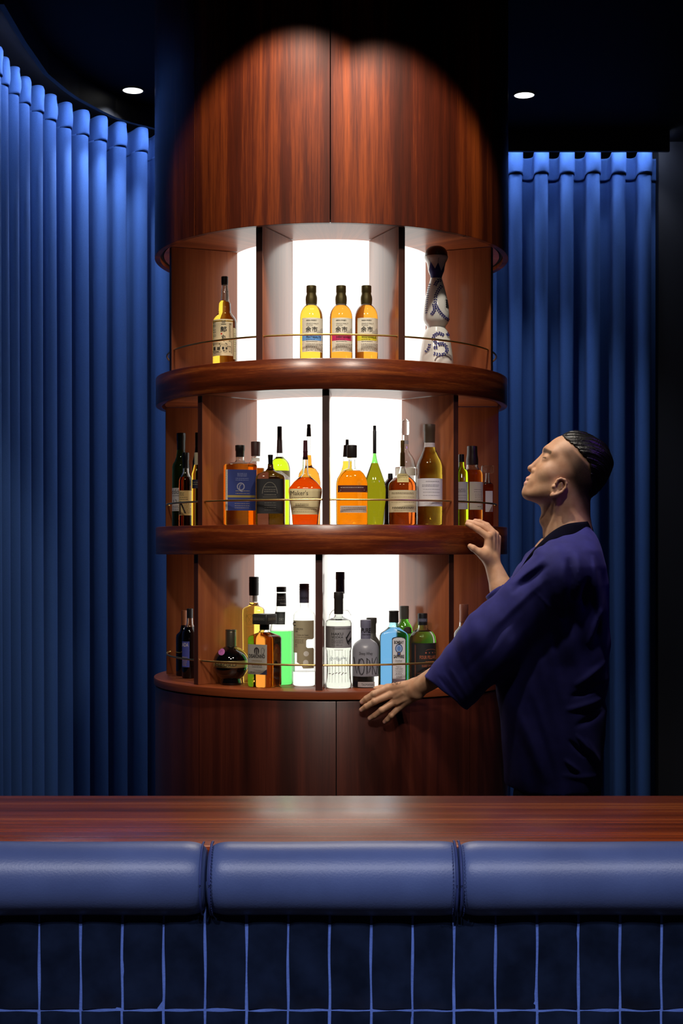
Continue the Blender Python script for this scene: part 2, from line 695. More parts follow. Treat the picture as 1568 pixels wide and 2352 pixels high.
for (px, liq, band, title, lab, ink) in (
        (715, L_YEL, (98, 152, 214), 'PEATY&SALTY', 'yellow whisky bottle with a blue band on its label, leftmost of three alike', (24, 40, 70)),
        (783, L_ORA, (190, 34, 92), 'SHERRY&SWEET', 'orange whisky bottle with a crimson band on its label, middle of three alike', (60, 10, 30)),
        (841, L_ORA, (206, 196, 40), 'WOODY&VANILLIC', 'orange whisky bottle with a yellow-green band on its label, rightmost of three alike', (40, 40, 10))):
    b = Bottle(px, Z1, lab, rho=.474, name='whisky_bottle', group='three whiskies with Japanese characters on the top shelf')
    b.body([(698, 12), (701, 12.3), (705, 16.5), (710, 20.5), (716, 23.6), (723, 25.6), (731, 26.4), (780, 26.6), (836, 26.6)], liq, 703)
    b.cap([(657, 11.5), (672, 11.6), (673.5, 10.8), (677, 11.2), (682, 13), (688, 13.6), (698, 12.9), (700, 12.6)], paint((112, 100, 58), 0.4, 0.5))
    b.label(730, 808, -20.5, 26.0, (214, 208, 190), [
        ('s', [(-20, 731.5), (26, 731.5)], .7, (60, 56, 48)),
        ('t', 'NIKKA WHISKY', -11, 737.6, 3.4, 23, BLK, .02), ('t', 'SINGLE MALT', -11, 745.2, 3.6, 27, (70, 66, 60)), ('t', 'YOICHI', -11, 749.6, 3.2, 14, (70, 66, 60)),
        ('t', '余', -12.5, 763, 13, 12.5, BLK, .015), ('t', '市', 1.5, 763, 13, 12.5, BLK, .015),
        ('p', [(12, 765), (15, 758), (18, 760), (21, 754), (24, 752), (25.5, 757), (25.5, 766)], (176, 172, 160)),
        ('r', -20.5, 769, 25.8, 782, band), ('t', title, -11, 777, 5.4, 33, ink, .03), ('f', -11, 780, 8, 1, 3, ink),
        ('f', -11, 784.5, 14, 1, 3, (60, 58, 54)), ('f', -12, 790, 25, 6, 2.9, (110, 106, 98)), ('s', [(-20, 806), (26, 806)], .5, (120, 116, 108))])
    b.label(686, 693, -4, 11.5, (104, 92, 54), [('t', 'NIKKA WHISKY', -4, 690, 3, 15, (44, 38, 20), .02)], rough=.45, name='neck_print', metal=.5)

# white ceramic decanter with blue leaf painting
b = Bottle(1001.5, Z1, 'tall white ceramic tequila decanter painted with blue leaf vines, brown dome stopper', y=-.365, name='ceramic_decanter', cat='decanter')
PR = [(590, 27), (592, 27.5), (598, 25.5), (605, 21.5), (615, 19.5), (624, 18.2), (633, 14), (637, 12.8), (642, 13.6), (655, 17.4), (670, 21.6), (690, 26), (710, 29), (722, 30), (735, 30), (743, 27), (749, 22.5), (752, 21),
      (755, 22), (763, 27), (775, 31), (790, 34), (810, 37), (832, 39.5)]
b.body(PR, M_CERAM)
b.cap([(566, 8), (567.5, 14), (571, 19.5), (576, 23.5), (582, 25.6), (587, 26.2), (589, 26.2)], paint((92, 58, 42), 0.3), name='dome_stopper')
b.cap([(588.6, 26.6), (590.4, 27.4)], paint((20, 20, 26), 0.15, .6), name='stopper_rim')
NV = (30, 28, 112)


def leafvine(pts, L=6.2, step=5.0, w=3.0):
    its = []
    acc = 0
    for (a, c) in zip(pts, pts[1:]):
        dx, dy = c[0] - a[0], c[1] - a[1]
        l = math.hypot(dx, dy)
        n = max(1, int(round(l / step)))
        for i in range(n):
            x, y = a[0] + dx * i / n, a[1] + dy * i / n
            an = atan2(dy, dx)
            for sd in (1, -1):
                aa = an + sd * 0.62
                P = []
                for k in range(11):
                    q = k / 10
                    P.append((q, sin(pi * q ** 1.4) * 0.5))
                poly = [(x + cos(aa) * L * q - sin(aa) * w * h, y + sin(aa) * L * q + cos(aa) * w * h) for q, h in P]
                poly += [(x + cos(aa) * L * q + sin(aa) * w * h, y + sin(aa) * L * q - cos(aa) * w * h) for q, h in P[::-1][1:-1]]
                its.append(('p', poly, NV))
    return its


it = []
it += leafvine([(12, 655), (3, 667), (-3, 680), (-4, 697), (1, 710), (10, 722), (21, 731), (29, 733)])
it += leafvine([(11, 643), (2, 645), (-4, 656)])
it += leafvine([(-13, 724), (-5, 712), (-7, 698)])
it += leafvine([(-15, 650), (-19, 670), (-22, 695), (-23.5, 720)], 4, 5, 1.8)
it += leafvine([(16, 770), (3, 765), (-8, 772), (-8, 782), (1, 791), (14, 789), (21, 797), (22, 806), (14, 815), (2, 815), (-9, 812)])
it += leafvine([(-9, 799), (0, 798)]) + leafvine([(28, 770), (22, 764)]) + leafvine([(-26, 808), (-18, 800), (-16, 788)], 5)
b.label(640, 641, 0, 1, (232, 230, 226), it, name='painted_vines')
# crown motif at the neck and dark emblem
b.label(636, 638, -10, 10, NV, [('p', [(-12, 637), (12, 637), (17, 620), (18, 606), (10, 622), (3, 603), (-4, 617), (-14, 600), (-17, 618)], NV),
                                ('s', [(-14, 602), (-18, 592)], .7, BLK), ('s', [(3, 603), (4, 592)], .7, BLK), ('s', [(18, 606), (22, 594)], .7, BLK)], name='neck_crown')
em = [('e', 22 + 2.6 * (q % 3), 688 + 5 * (q // 3), 2.0, 2.4, (34, 36, 40)) for q in range(12)]
em += [('s', arc(24, 697, 7, 17, 70, 290), .6, (170, 170, 170))]
b.label(688, 689, 24, 25, (34, 36, 40), em, name='emblem')
b.label(829, 830, 0, 1, (120, 110, 112), [('s', arc(14, 832, 20, 16, 25, 170), 2.6, (96, 84, 88))], name='foot_arch')

# ------------------------------------------------------------------ middle shelf
b = Bottle(416, Z2, 'dark green whisky bottle with white label, furthest left on the middle shelf', y=-.09, name='whisky_bottle')
b.body([(1014, 9), (1035, 9.3), (1050, 11.5), (1060, 15), (1066, 19), (1073, 20.5), (1120, 20.8), (1206, 20.8)], L_DKG)
b.cap([(995, 10.5), (1012, 10.5), (1014, 9.8), (1034, 9.8)], paint((18, 22, 20), 0.25))
b.label(1121, 1174, -20, 2, (228, 228, 228), [('t', 'ddich', -19.5, 1135, 11, 19, BLK), ('f', -18, 1139, 0, 1, 3, BLK), ('t', '12', -16, 1157, 9, 9, BLK), ('f', -18, 1163, 0, 3, 4, BLK)])
b = Bottle(426.5, Z2, 'small amber whisky bottle with beige label crossed by a dark stroke, left bay', y=-.195, name='whisky_bottle')
b.body([(1072, 6.5), (1084, 7), (1092, 10), (1099, 14), (1106, 15.6), (1206, 15.8)], L_RED, 1096)
b.cap([(1040, 7.6), (1056, 7.6), (1058, 7), (1076, 7)], paint((15, 14, 15), .35))
b.label(1127, 1184, -15.2, 15.2, (226, 196, 132), [('f', -12, 1132, -2, 3, 3, BLK), ('f', -12, 1143, 6, 2, 4, BLK), ('p', [(-13, 1152), (-9, 1152), (3, 1180), (-1, 1180)], (24, 20, 20)), ('p', [(-13, 1152), (-10, 1152), (-10, 1182), (-13, 1182)], (46, 40, 36)), ('f', -4, 1158, 12, 7, 3.4, (120, 100, 70))])
b = Bottle(452, Z2, 'slim yellow whisky bottle with pale capsule beside the dark divider, left bay', y=-.232, name='whisky_bottle')
b.body([(1058, 5), (1068, 6), (1080, 9), (1090, 12), (1206, 12.5)], L_YEL)
b.cap([(1040, 6), (1062, 6), (1068, 6)], paint((196, 190, 160), .5))
b.label(1102, 1122, -10, 11, (30, 34, 60), [('f', -8, 1108, 8, 2, 5, (170, 160, 110))])
b = Bottle(453, Z2, 'tall thin black-necked bottle at the back of the left bay, middle shelf', y=-.115, name='liqueur_bottle')
b.body([(1025, 4.5), (1040, 6), (1060, 11), (1206, 11.5)], M_DARK)
b.cap([(994, 5), (1026, 4.8)], paint((12, 12, 16), .3))

b = Bottle(551, Z2, 'square amber whisky bottle with a large royal blue label and silver side band', rho=.492, rot=14, name='whisky_bottle')
b.body([(1050, 9.5, 2, 1), (1058, 9.5, 2, 1), (1062, 13, 2.6, .9), (1065.5, 28, 5, .62), (1067.5, 35.5, 8, .58), (1071, 37, 9, .58), (1206, 37, 9, .58)], L_ORA, 1066)
b.cap([(1023, 11), (1035, 11), (1037, 10), (1050, 10)], paint((28, 22, 22), .3))
b.label(1079, 1173, -32, 34, (36, 52, 118), [('f', -10, 1088, 12, 3, 3, (140, 148, 190)), ('f', -14, 1099, 16, 2, 4, (130, 140, 180)), ('s', arc(-2, 1118, 8, 8, 0, 360), 2.4, (150, 150, 170)), ('s', arc(0, 1121, 5, 8, 90, 300), 1.8, (150, 150, 170)),
                                          ('f', -14, 1128, 18, 2, 6, (176, 160, 110)), ('r', -32, 1138, 34, 1143, (150, 132, 66)), ('f', -16, 1152, 18, 4, 5, (150, 140, 130))])
b.label(1079, 1173, -36.4, -32.2, (196, 188, 172), [('f', -36, 1083, -33, 22, 4, (130, 124, 112))], name='side_band')
b = Bottle(587, Z2, 'whisky bottle with dark copper capsule standing behind the blue-labelled bottle', y=-.335, name='whisky_bottle')
b.body([(1048, 9), (1056, 10), (1066, 16), (1074, 20), (1206, 20)], L_AMB, 1076)
b.cap([(1015, 11), (1048, 10.5)], paint((62, 36, 34), .4))
b.label(1052, 1060, -9.5, 9.5, (220, 216, 208), [], name='neck_label')
b = Bottle(621, Z2, 'squat black bottle with a black label on the front of the middle shelf', y=-.455, name='whiskey_bottle')
b.body([(1066, 6, 2, 1), (1076, 7, 2, 1), (1082, 12, 2.4, 1), (1089, 28, 3.4, .95), (1094, 33, 4, .92), (1100, 34, 4.5, .9), (1206, 34, 4.5, .9)], pbr('black_whiskey', (0.10, 0.03, 0.015), .03, trans=.9, ior=1.36))
b.cap([(1045, 6), (1056, 5.4), (1068, 5)], paint((14, 15, 15), .3))
b.label(1100, 1180, -30, 30, (20, 19, 22), [('s', arc(0, 1134, 17, 26, 0, 180), 1.2, (110, 106, 96)), ('f', -12, 1119, 14, 2, 6, (120, 116, 104)), ('f', -13, 1129, 14, 1, 6, (120, 116, 104)), ('f', -12, 1137, 14, 1, 3, (120, 116, 104)),
                                          ('s', [(-16, 1142), (16, 1142)], .7, (110, 106, 96)), ('f', -12, 1150, 14, 5, 5.4, (100, 98, 90))])
b = Bottle(642, Z2, 'tall lime green liqueur bottle with a long dark neck capsule, middle shelf', y=-.352, name='liqueur_bottle')
b.body([(1040, 6.5), (1048, 7.2), (1053, 11), (1058, 17), (1065, 21.5), (1075, 24), (1085, 24.4), (1206, 24.4)], L_GRN, 1050)
b.cap([(980, 5.4), (1010, 5.6), (1012, 6), (1041, 7)], paint((52, 32, 34), .4))
b.label(1081, 1102, -23, 23.5, (140, 132, 92), [('p', [(-10, 1082), (4, 1082), (23, 1096), (23, 1102), (10, 1102)], (222, 222, 220))], name='sash_label')
b = Bottle(701, Z2, 'rounded orange-red whiskey bottle with a wide cream label and burgundy wax cap', y=-.492, name='whiskey_bottle')
b.body([(1050, 6), (1068, 6.5), (1086, 7), (1092, 9, 2.2, .9), (1099, 17, 2.4, .8), (1108, 27, 2.7, .75), (1116, 33, 3, .72), (1123, 38, 3.2, .7), (1130, 38.5, 3.2, .7), (1152, 35.5, 3.2, .74), (1182, 31, 3, .84), (1206, 29.5, 3, .88)], L_RED, 1097)
b.cap([(1012, 4.6), (1036, 5), (1038, 5.6), (1041, 5), (1056, 5.8)], paint((70, 22, 36), .3), name='wax_cap')
b.label(1123, 1182, -36, 37, (206, 192, 148), [('t', "Maker's", -33, 1138, 11, 40, (70, 60, 44)), ('f', -30, 1143, 30, 1, 4, (110, 98, 70)), ('s', [(-34, 1148), (34, 1148)], .8, (120, 108, 78)),
                                          ('f', -22, 1158, 8, 2, 3, (80, 70, 50)), ('f', -27, 1166, 27, 3, 5, (130, 118, 86))])
b = Bottle(709, Z2, 'tall amber whiskey bottle with small black cap, standing behind the cream-labelled one', y=-.388, name='whiskey_bottle')
b.body([(1000, 5.2), (1045, 5.4), (1065, 6.5), (1073, 9), (1078, 17), (1088, 23), (1096, 24.5), (1108, 27), (1206, 26)], L_ORA, 1046)
b.cap([(975, 4), (983, 4), (984, 4.6), (997, 5), (1003, 5.6)], paint((40, 36, 22), .3))

b = Bottle(808, Z2, 'broad orange bourbon bottle with stacked pale bands, right of the thin divider', y=-.488, name='bourbon_bottle')
b.body([(1056, 8), (1072, 8.4), (1076, 10), (1080, 19, 2.2, .9), (1088, 27, 2.4, .82), (1100, 34, 2.6, .74), (1110, 36, 3, .7), (1125, 36.5, 3, .7), (1206, 36, 3, .7)], L_ORA, 1082)
b.cap([(1023, 11.5), (1050, 11.5), (1052, 10.6)], paint((42, 38, 36), .35))
b.label(1115, 1131, -32, 35, (74, 26, 24), [('s', [(-28, 1129), (33, 1129)], 1.6, (210, 200, 196)), ('f', -26, 1120, 26, 1, 5, (200, 190, 186)), ('s', [(-26, 1126), (28, 1126)], 1.4, (190, 180, 176))])
b.label(1162, 1178, -27, 33, (196, 184, 172), [('f', -24, 1166, 30, 3, 4.4, (140, 124, 116))], name='lower_label')
b = Bottle(797, Z2, 'pale yellow bottle with a thin black stopper behind the broad bourbon bottle', y=-.383, name='bourbon_bottle')
b.body([(1052, 10), (1068, 10), (1080, 13), (1095, 20), (1206, 23)], L_YEL, 1060)
b.cap([(1010, 3.6), (1022, 3.8), (1023, 8), (1038, 9), (1050, 10)], paint((24, 24, 26), .3), name='stopper')
b = Bottle(860, Z2, 'slender green-necked cognac bottle, drop shaped, on the middle shelf', y=-.425, name='cognac_bottle')
b.body([(1038, 3.8), (1045, 4), (1055, 5.6), (1066, 8.6), (1078, 13), (1092, 18), (1108, 23.5), (1125, 26), (1150, 25.5), (1180, 22), (1206, 20)], L_OLV, 1064, glass=pbr('green_glass', (.45, .86, .35), 0, trans=1))
b.cap([(978, 3.5), (990, 3.6), (991, 4), (1042, 4)], paint((26, 25, 25), .3))
b = Bottle(896, Z2, 'short dark maroon bottle in shadow at the back of the middle shelf', y=-.372, name='liqueur_bottle')
b.body([(1100, 7), (1106, 12), (1112, 15.5), (1206, 16)], M_MAROON)
b.cap([(1088, 5.5), (1102, 6)], CAPK)
b = Bottle(924, Z2, 'dark red whisky bottle with wide cream label and gold neck, front of middle shelf', y=-.442, name='whisky_bottle')
b.body([(1040, 5.5), (1076, 6), (1088, 9), (1096, 18), (1104, 26), (1110, 31), (1118, 33), (1206, 32)], L_RED, 1098)
b.cap([(1012, 4.6), (1028, 4.6), (1030, 4.2), (1072, 4.6)], paint((122, 96, 48), .35, .7))
b.label(1126, 1177, -31, 31, (214, 202, 164), [('f', -25, 1132, 25, 2, 2.4, (120, 106, 76)), ('f', -26, 1142, 27, 3, 6, (150, 136, 100)), ('f', -24, 1165, 24, 3, 1.8, (80, 72, 54)), ('f', -20, 1173, 20, 1, 4, (150, 136, 100))])
b.label(1088, 1108, -13, 13, (196, 180, 120), [('f', -10, 1093, 10, 3, 5, (120, 100, 50))], name='shoulder_label', la=0)
b = Bottle(931, Z2, 'tall clear bottle with a glass stopper behind the dark red whisky', y=-.322, name='spirit_bottle')
b.body([(1000, 6.5), (1034, 7), (1042, 11), (1050, 17), (1058, 21), (1072, 24), (1206, 24)], G_CLEAR, 1074)
b.cap([(963, 4), (966, 6.5), (968, 8.4), (995, 9), (1000, 7.5)], M_GLASS, name='glass_stopper')
b.label(1012, 1020, -7, 7, (206, 206, 204), [], name='neck_label')
b.label(1075, 1092, -22, 22, (232, 228, 214), [], name='label')
b = Bottle(986, Z2, 'tall wine-shaped bottle of golden spirit with white label, right on the middle shelf', y=-.413, name='spirit_bottle')
b.body([(1016, 12), (1026, 12.5), (1034, 15), (1046, 20), (1056, 25), (1066, 28.5), (1074, 29.6), (1206, 29.6)], L_WINE, 1028)
b.cap([(975, 13.4), (991, 13.4), (992, 13), (1017, 12.8)], paint((74, 58, 44), .4))
b.label(1017, 1027, -12.4, 12.6, (206, 196, 194), [], name='neck_label')
b.label(1099, 1163, -28, 29, (212, 208, 212), [('f', -10, 1106, 20, 1, 4, (120, 116, 122)), ('f', -18, 1114, 20, 2, 3, (120, 118, 130)), ('f', -16, 1124, 22, 3, 7, (150, 146, 154)), ('f', -12, 1150, 16, 2, 5, (150, 146, 154))])

b = Bottle(1084, Z2, 'amber whisky bottle with black ceramic-like cap and cream label in the right bay', y=-.212, name='whisky_bottle')
b.body([(1062, 13), (1072, 13.4), (1077, 15), (1081, 19), (1086, 23), (1092, 24), (1206, 24)], L_BRN, 1080)
b.cap([(1025, 11.6), (1042, 12), (1046, 12.4), (1056, 14), (1068, 14)], paint((44, 30, 28), .35))
b.label(1107, 1171, -8, 23, (224, 216, 192), [('f', 2, 1125, 20, 2, 5, (130, 120, 100)), ('f', 4, 1135, 21, 5, 4, (160, 150, 128)), ('f', 10, 1164, 20, 1, 3, (90, 80, 66))])
b = Bottle(1059, Z2, 'light green bottle with grey-white label, half behind the amber whisky', y=-.268, name='liqueur_bottle')
b.body([(1060, 6), (1072, 7), (1080, 12), (1086, 16), (1206, 16.5)], L_GRN)
b.cap([(1044, 6.6), (1062, 6.6)], CAPK)
b.label(1107, 1170, -14, 14, (196, 198, 196), [('f', -8, 1124, 8, 3, 3, (80, 80, 80)), ('f', -8, 1138, 10, 4, 6, (130, 130, 130))])
b = Bottle(1119, Z2, 'little square decanter with a cut glass stopper at the right end of middle shelf', y=-.088, name='decanter', cat='decanter')
b.body([(1086, 5), (1100, 5.6), (1108, 7), (1112, 12, 5, 1), (1116, 13, 7, 1), (1206, 13, 7, 1)], L_BRN, 1112)
b.cap([(1070, 13), (1071, 14), (1086, 14), (1087, 12)], M_GLASS, name='glass_stopper', n=7)
b.label(1128, 1176, -6, 10.6, (226, 222, 220), [('p', [(2, 1176), (10, 1160), (10, 1176)], (150, 120, 110))])

# ------------------------------------------------------------------ lowest shelf
b = Bottle(423, Z3, 'dark bottle with orange-brown wax neck, furthest left on the lowest shelf', y=-.055, name='liqueur_bottle')
b.body([(1435, 7), (1450, 10), (1458, 18), (1465, 19), (1560, 19)], M_DARK)
b.cap([(1402, 7), (1436, 7.5)], paint((136, 78, 46), .45))
b = Bottle(436, Z3, 'dark bottle with blue label half hidden by the divider, lowest shelf', y=-.14, name='liqueur_bottle')
b.body([(1418, 7), (1434, 8), (1444, 13), (1452, 17.5), (1460, 18), (1560, 18)], M_DARK, 1440)
b.cap([(1398, 7.2), (1420, 7.2)], paint((40, 40, 44), .3))
b.label(1474, 1533, -17.2, 1, (92, 104, 206), [('t', 'ADA', -16.5, 1486, 9, 15, (235, 235, 245), .02), ('f', -15.5, 1510, -4, 2, 4, (230, 215, 150)), ('f', -15.5, 1518, -5, 4, 3.4, (220, 190, 120))])

b = Bottle(530.5, Z3, 'round black raspberry liqueur bottle with gold band and pink sticker', rho=.49, name='liqueur_bottle')
pr = [(1484, 12.5)]
for i in range(1, 14):
    a = pi * (0.075 + 0.80 * i / 14)
    pr.append((1524.5 - 41.5 * cos(a) * 0.985, 41.5 * sin(a)))
pr += [(1562, 23), (1564, 24), (1571.5, 24.5)]
b.body([p for p in pr if p[0] <= 1572], M_DARK)
b.cap([(1446, 13), (1450, 13), (1451, 12.6), (1452, 13), (1483, 13), (1486, 13)], paint((120, 112, 96), .25, .8), ridges=1)
b.label(1519, 1535, -41, 41, (176, 158, 104), [('t', 'MBORD', -34, 1532, 8.4, 49, (40, 34, 24))], name='gold_band', rough=.35, metal=.6)
b.label(1497, 1498, -21, -20, (206, 120, 190), [('e', -20, 1498, 8, 8, (206, 120, 190)), ('e', -20, 1498, 6.6, 6.6, (190, 96, 176)), ('s', [(-23, 1499), (-20, 1496), (-17, 1498)], .8, (90, 40, 90))], name='round_sticker')
b = Bottle(583, Z3, 'tall gold liqueur bottle with embossed crest behind the brown square bottle', y=-.300, name='liqueur_bottle')
b.body([(1367, 10), (1380, 10), (1388, 10.4), (1392, 13, 2.5, 1), (1396, 22, 5, 1), (1400, 25, 7, 1), (1410, 25.5, 7, 1), (1566, 24, 7, 1)], L_GOLD, 1384)
b.cap([(1325, 11), (1328, 11.4), (1331, 11), (1334, 11.4), (1337, 11), (1340, 11.4), (1368, 11)], paint((38, 38, 42), .4))
b.label(1368, 1383, -2, 8, (205, 200, 196), [], name='neck_label')
b.label(1349, 1350, 0, 6, (38, 38, 42), [('s', arc(3, 1356, 3.4, 4, 0, 360), 1.2, (110, 120, 200)), ('s', [(3, 1347), (3, 1360)], 1.6, (110, 120, 200)), ('f', -2, 1362.5, 8, 1, 3, (90, 96, 160))], name='cap_crest')
b.label(1405, 1406, -14, -13, (214, 170, 60), [('s', arc(-8, 1424, 9, 12, 0, 360), 1.3, (166, 120, 30)), ('s', [(-16, 1412), (0, 1436)], 1.3, (166, 120, 30)), ('s', [(0, 1410), (-16, 1436)], 1.3, (166, 120, 30)), ('f', -14, 1442, 0, 1, 3, (150, 110, 30))], name='crest')
b = Bottle(607.5, Z3, 'square brown amaretto bottle with grey label and wide flat black cap', y=-.44, rot=-33, name='liqueur_bottle')
q = 30.6
b.body([(1434, 11.5), (1448, 11.5), (1453, 13.5, 2.4, 1), (1457, 22, 4, 1), (1461, 28.5, 6, 1), (1466, 30.4, 7, 1), (1572, 30.6, 7, 1), (1580, 29.5, 7, 1)], L_BRN, 1452)
b.cap([(1410, 20.5), (1412, 21), (1432, 21), (1434, 20)], paint((46, 45, 44), .4), n=12)
b.cap([(1434, 10.4), (1447, 10.6)], paint((34, 34, 36), .4), name='collar')
CW = 21 * b.s
# lettering on the two visible faces of the cap
b_L = b.L
b.L = [(b.z(1400), 21 * b.s, 12, 1), (b.z(1440), 21 * b.s, 12, 1)]
b.label(1421, 1422, -1, 0, (46, 45, 44), [('t', 'DISARONNO', -16, 1426, 7, 32, (92, 88, 80), .02)], name='cap_print')
b.label(1421, 1422, -1, 0, (46, 45, 44), [('t', 'DISARONNO', -16, 1426, 7, 32, (120, 112, 96), .02)], name='cap_print', la=90)
b.L = b_L
b.label(1481, 1550, -26, 27, (158, 156, 148), [
    ('s', arc(0, 1496, 5, 7, 200, -20), 3.2, (46, 40, 40)), ('s', [(0, 1490), (0, 1504)], 3, (46, 40, 40)), ('s', arc(-3, 1496, 3, 6, 120, 260), 2.4, (46, 40, 40)), ('s', arc(3, 1496, 3, 6, 60, -80), 2.4, (46, 40, 40)),
    ('s', arc(17, 1496, 4, 8, 0, 360), .8, (60, 56, 56)), ('s', [(17, 1504), (21, 1498), (23, 1490)], .7, (60, 56, 56)),
    ('t', 'DISARONNO', -22, 1512.5, 9, 45, (22, 20, 22), .03), ('t', 'ORIGINALE', -14, 1520, 3.2, 29, (140, 112, 60)),
    ('f', -13, 1529, 16, 2, 4, (60, 58, 60)), ('f', -8, 1540, 12, 1, 3, (110, 108, 104)), ('p', [(6, 1550), (16, 1546), (27, 1537), (27, 1550)], (54, 58, 84)), ('t', '70% vol', -18, 1547, 3.6, 12, (40, 40, 44))])
b = Bottle(646, Z3, 'frosted bottle of bright green melon liqueur with black neck label', y=-.355, name='liqueur_bottle')
b.body([(1360, 10.5), (1376, 11), (1394, 11.6), (1400, 12.5), (1412, 15.5), (1424, 20), (1436, 24.5), (1446, 26.6), (1572, 26.8)], L_MID, 1449, glass=M_FROST)
b.cap([(1348, 11.4), (1358, 11.4), (1360, 11)], paint((52, 52, 48), .4))
b.label(1363, 1393, -11.2, 11.4, (44, 44, 44), [('t', 'MELON', -8, 1374, 4, 14, (150, 148, 140)), ('t', 'LIQUEUR', -9, 1380, 4, 17, (150, 148, 140)), ('t', 'Pristine', -2, 1388, 3.4, 12, (190, 186, 178))], name='neck_label')
b.label(1406, 1435, -16, 9, (36, 42, 40), [('t', 'DRY', -4, 1426, 6, 10, (120, 126, 118))], name='swing_tag')
b = Bottle(698.5, Z3, 'clear bottle with puzzle-cut beige label and lilac cap beside the middle divider', y=-.40, name='spirit_bottle')
b.body([(1385, 10.5), (1394, 10.7), (1398, 12.5), (1403, 19), (1408, 24), (1413, 25.6), (1420, 26), (1578, 26)], G_CLEAR, 1542)
b.cap([(1341, 11), (1343, 11.4), (1345, 11), (1348, 11.4), (1351, 11), (1354, 11.4), (1357, 11), (1359, 11.2), (1385, 11)], paint((92, 92, 116), .45))
b.label(1371, 1372, -10, 10, (92, 92, 116), [('s', arc(-7 + 5 * k, 1374, 2, 2.4, 0, 360, 6), 1.1, BLK) for k in range(4)], name='cap_print')
BE = (172, 162, 132)
b.label(1426, 1427, -24, 22, BE, [('p', [(-24, 1427), (22, 1427), (22, 1466), (19, 1469), (8, 1469), (5, 1472), (5, 1486), (8, 1489), (20, 1489), (22, 1492), (22, 1536), (-2, 1536), (-6, 1528), (-16, 1522), (-16, 1494), (-24, 1494)], BE),
                                   ('p', [(-24, 1494), (-16, 1494), (-16, 1500), (-24, 1500)], BE),
                                   ('e', 5, 1502, 6, 6, (236, 236, 228)), ('e', 4, 1522, 6, 6, (236, 236, 228)), ('p', [(-2, 1522), (10, 1522), (10, 1531), (-2, 1531)], (236, 236, 228)),
                                   ('s', arc(-21, 1434, 4, 4, 50, 310, 8), 1.8, BLK), ('t', 'CHROMA', -21, 1448, 5, 19, BLK), ('t', 'LAB', -21, 1453, 4.4, 7, BLK), ('t', 'Crème de Cacao', -16, 1461, 4, 26, (70, 64, 48)), ('f', -20, 1464.5, 13, 1, 3, (110, 102, 80)), ('f', -20, 1470, 0, 4, 2.6, (110, 102, 80)), ('f', -20, 1482, -14, 2, 4, (90, 84, 66))])
b = Bottle(777.5, Z3, 'clear vodka bottle with silver-grey label and black cap, right of the middle divider', y=-.475, name='vodka_bottle')
pf = [(1412, 9.5), (1416, 9.5), (1418, 11), (1421, 18), (1424, 26), (1427, 29), (1432, 30), (1488, 30), (1492, 29)]
b.body(pf + [(1496, 28), (1540, 27), (1560, 28), (1572, 30), (1582, 29)], G_CLEAR, 1424)
b.cap([(1360, 11), (1374, 11.2), (1376, 10.4), (1409, 10.4), (1411, 10)], paint((40, 38, 36), .45))
b.label(1398, 1399, 0, 1, (40, 38, 36), [('t', 'HAKU', -2, 1402, 4, 11, (150, 148, 142)), ('t', 'VODKA', -2, 1407, 3.6, 12, (150, 148, 142))], name='cap_print')
GRY = (150, 150, 152)
b.label(1439, 1489, -29.4, 29.4, GRY, [('r', -29.2, 1439, -9, 1489, (120, 119, 118)), ('t', 'THE JAPANESE CRAFT VODKA', -15, 1447, 3.6, 42, (40, 40, 44)), ('t', 'HAKU', -16, 1460, 6.4, 26, BLK, .01), ('t', 'VODKA', -16, 1467, 5.4, 26, BLK, .01),  # darker rectangle paints the shadow on the label's left third
                                    ('f', -16, 1470.5, 10, 3, 3.2, (50, 50, 52)), ('t', '70 cl. 40% vol', -16, 1484, 3.6, 24, (60, 60, 62)),
                                    ('p', [(16, 1466), (26, 1450), (27, 1452), (19, 1468)], (28, 28, 30)), ('p', [(15, 1462), (20, 1470), (24, 1484), (19, 1478)], (28, 28, 30)), ('p', [(20, 1474), (28, 1464), (28.6, 1470), (23, 1478)], (28, 28, 30)), ('s', [(22, 1482), (28, 1474)], 1.6, (28, 28, 30))])
b.label(1493, 1494, -10, 10, (210, 205, 205), [('s', [(-20 + 3 * k, 1512 - 5 * sin(k * 1.4)), (-18.6 + 3 * k, 1517 + 3 * cos(k)), (-17.4 + 3 * k, 1511)], .8, (72, 66, 120)) for k in range(13)] +
        [('s', [(-22 + 7 * k, 1549 + 2 * sin(k * 2)), (-17 + 7 * k, 1546 + 2 * cos(k))], 1.4, (86, 30, 40)) for k in range(6)], name='script_print')
mb = MB()
for k in range(11):
    a = radians(-80 + 16 * k)
    r = 28.4 * b.s
    mb.tube([(r * sin(a), -r * cos(a), b.z(1492)), (r * .96 * sin(a), -r * .96 * cos(a), b.z(1530)), (r * 1.0 * sin(a), -r * 1.0 * cos(a), b.z(1566))], [.0005, .0012, .0005], 6)
mb.build('cut_facets', G_CLEAR, b.t)
b = Bottle(781, Z3, 'tallest clear bottle with navy cap standing behind the grey-labelled vodka', y=-.385, name='spirit_bottle')
b.body([(1365, 10), (1378, 10.5), (1392, 11.6), (1398, 14), (1404, 20), (1412, 25), (1422, 26.8), (1580, 26.8)], G_CLEAR, 1402)
b.cap([(1314, 10.4), (1330, 10.6), (1332, 10), (1364, 10.2)], paint((48, 48, 66), .4))
b.label(1346, 1347, 0, 2, (48, 48, 66), [('s', [(-6, 1344), (-2, 1349), (-5, 1353)], .8, (120, 122, 150)), ('s', [(3, 1342), (5, 1350), (8, 1356)], .8, (120, 122, 150))], name='cap_print')
b = Bottle(839.5, Z3, 'frosted grey vodka bottle with hand-drawn lettering and clear heel, on the lowest shelf', y=-.455, name='vodka_bottle')
b.body([(1468, 12), (1470, 14), (1474, 21), (1480, 27), (1487, 30.4), (1496, 31.4), (1551, 31.4), (1552, 31.2)], M_WHEY, foot=False) if False else None
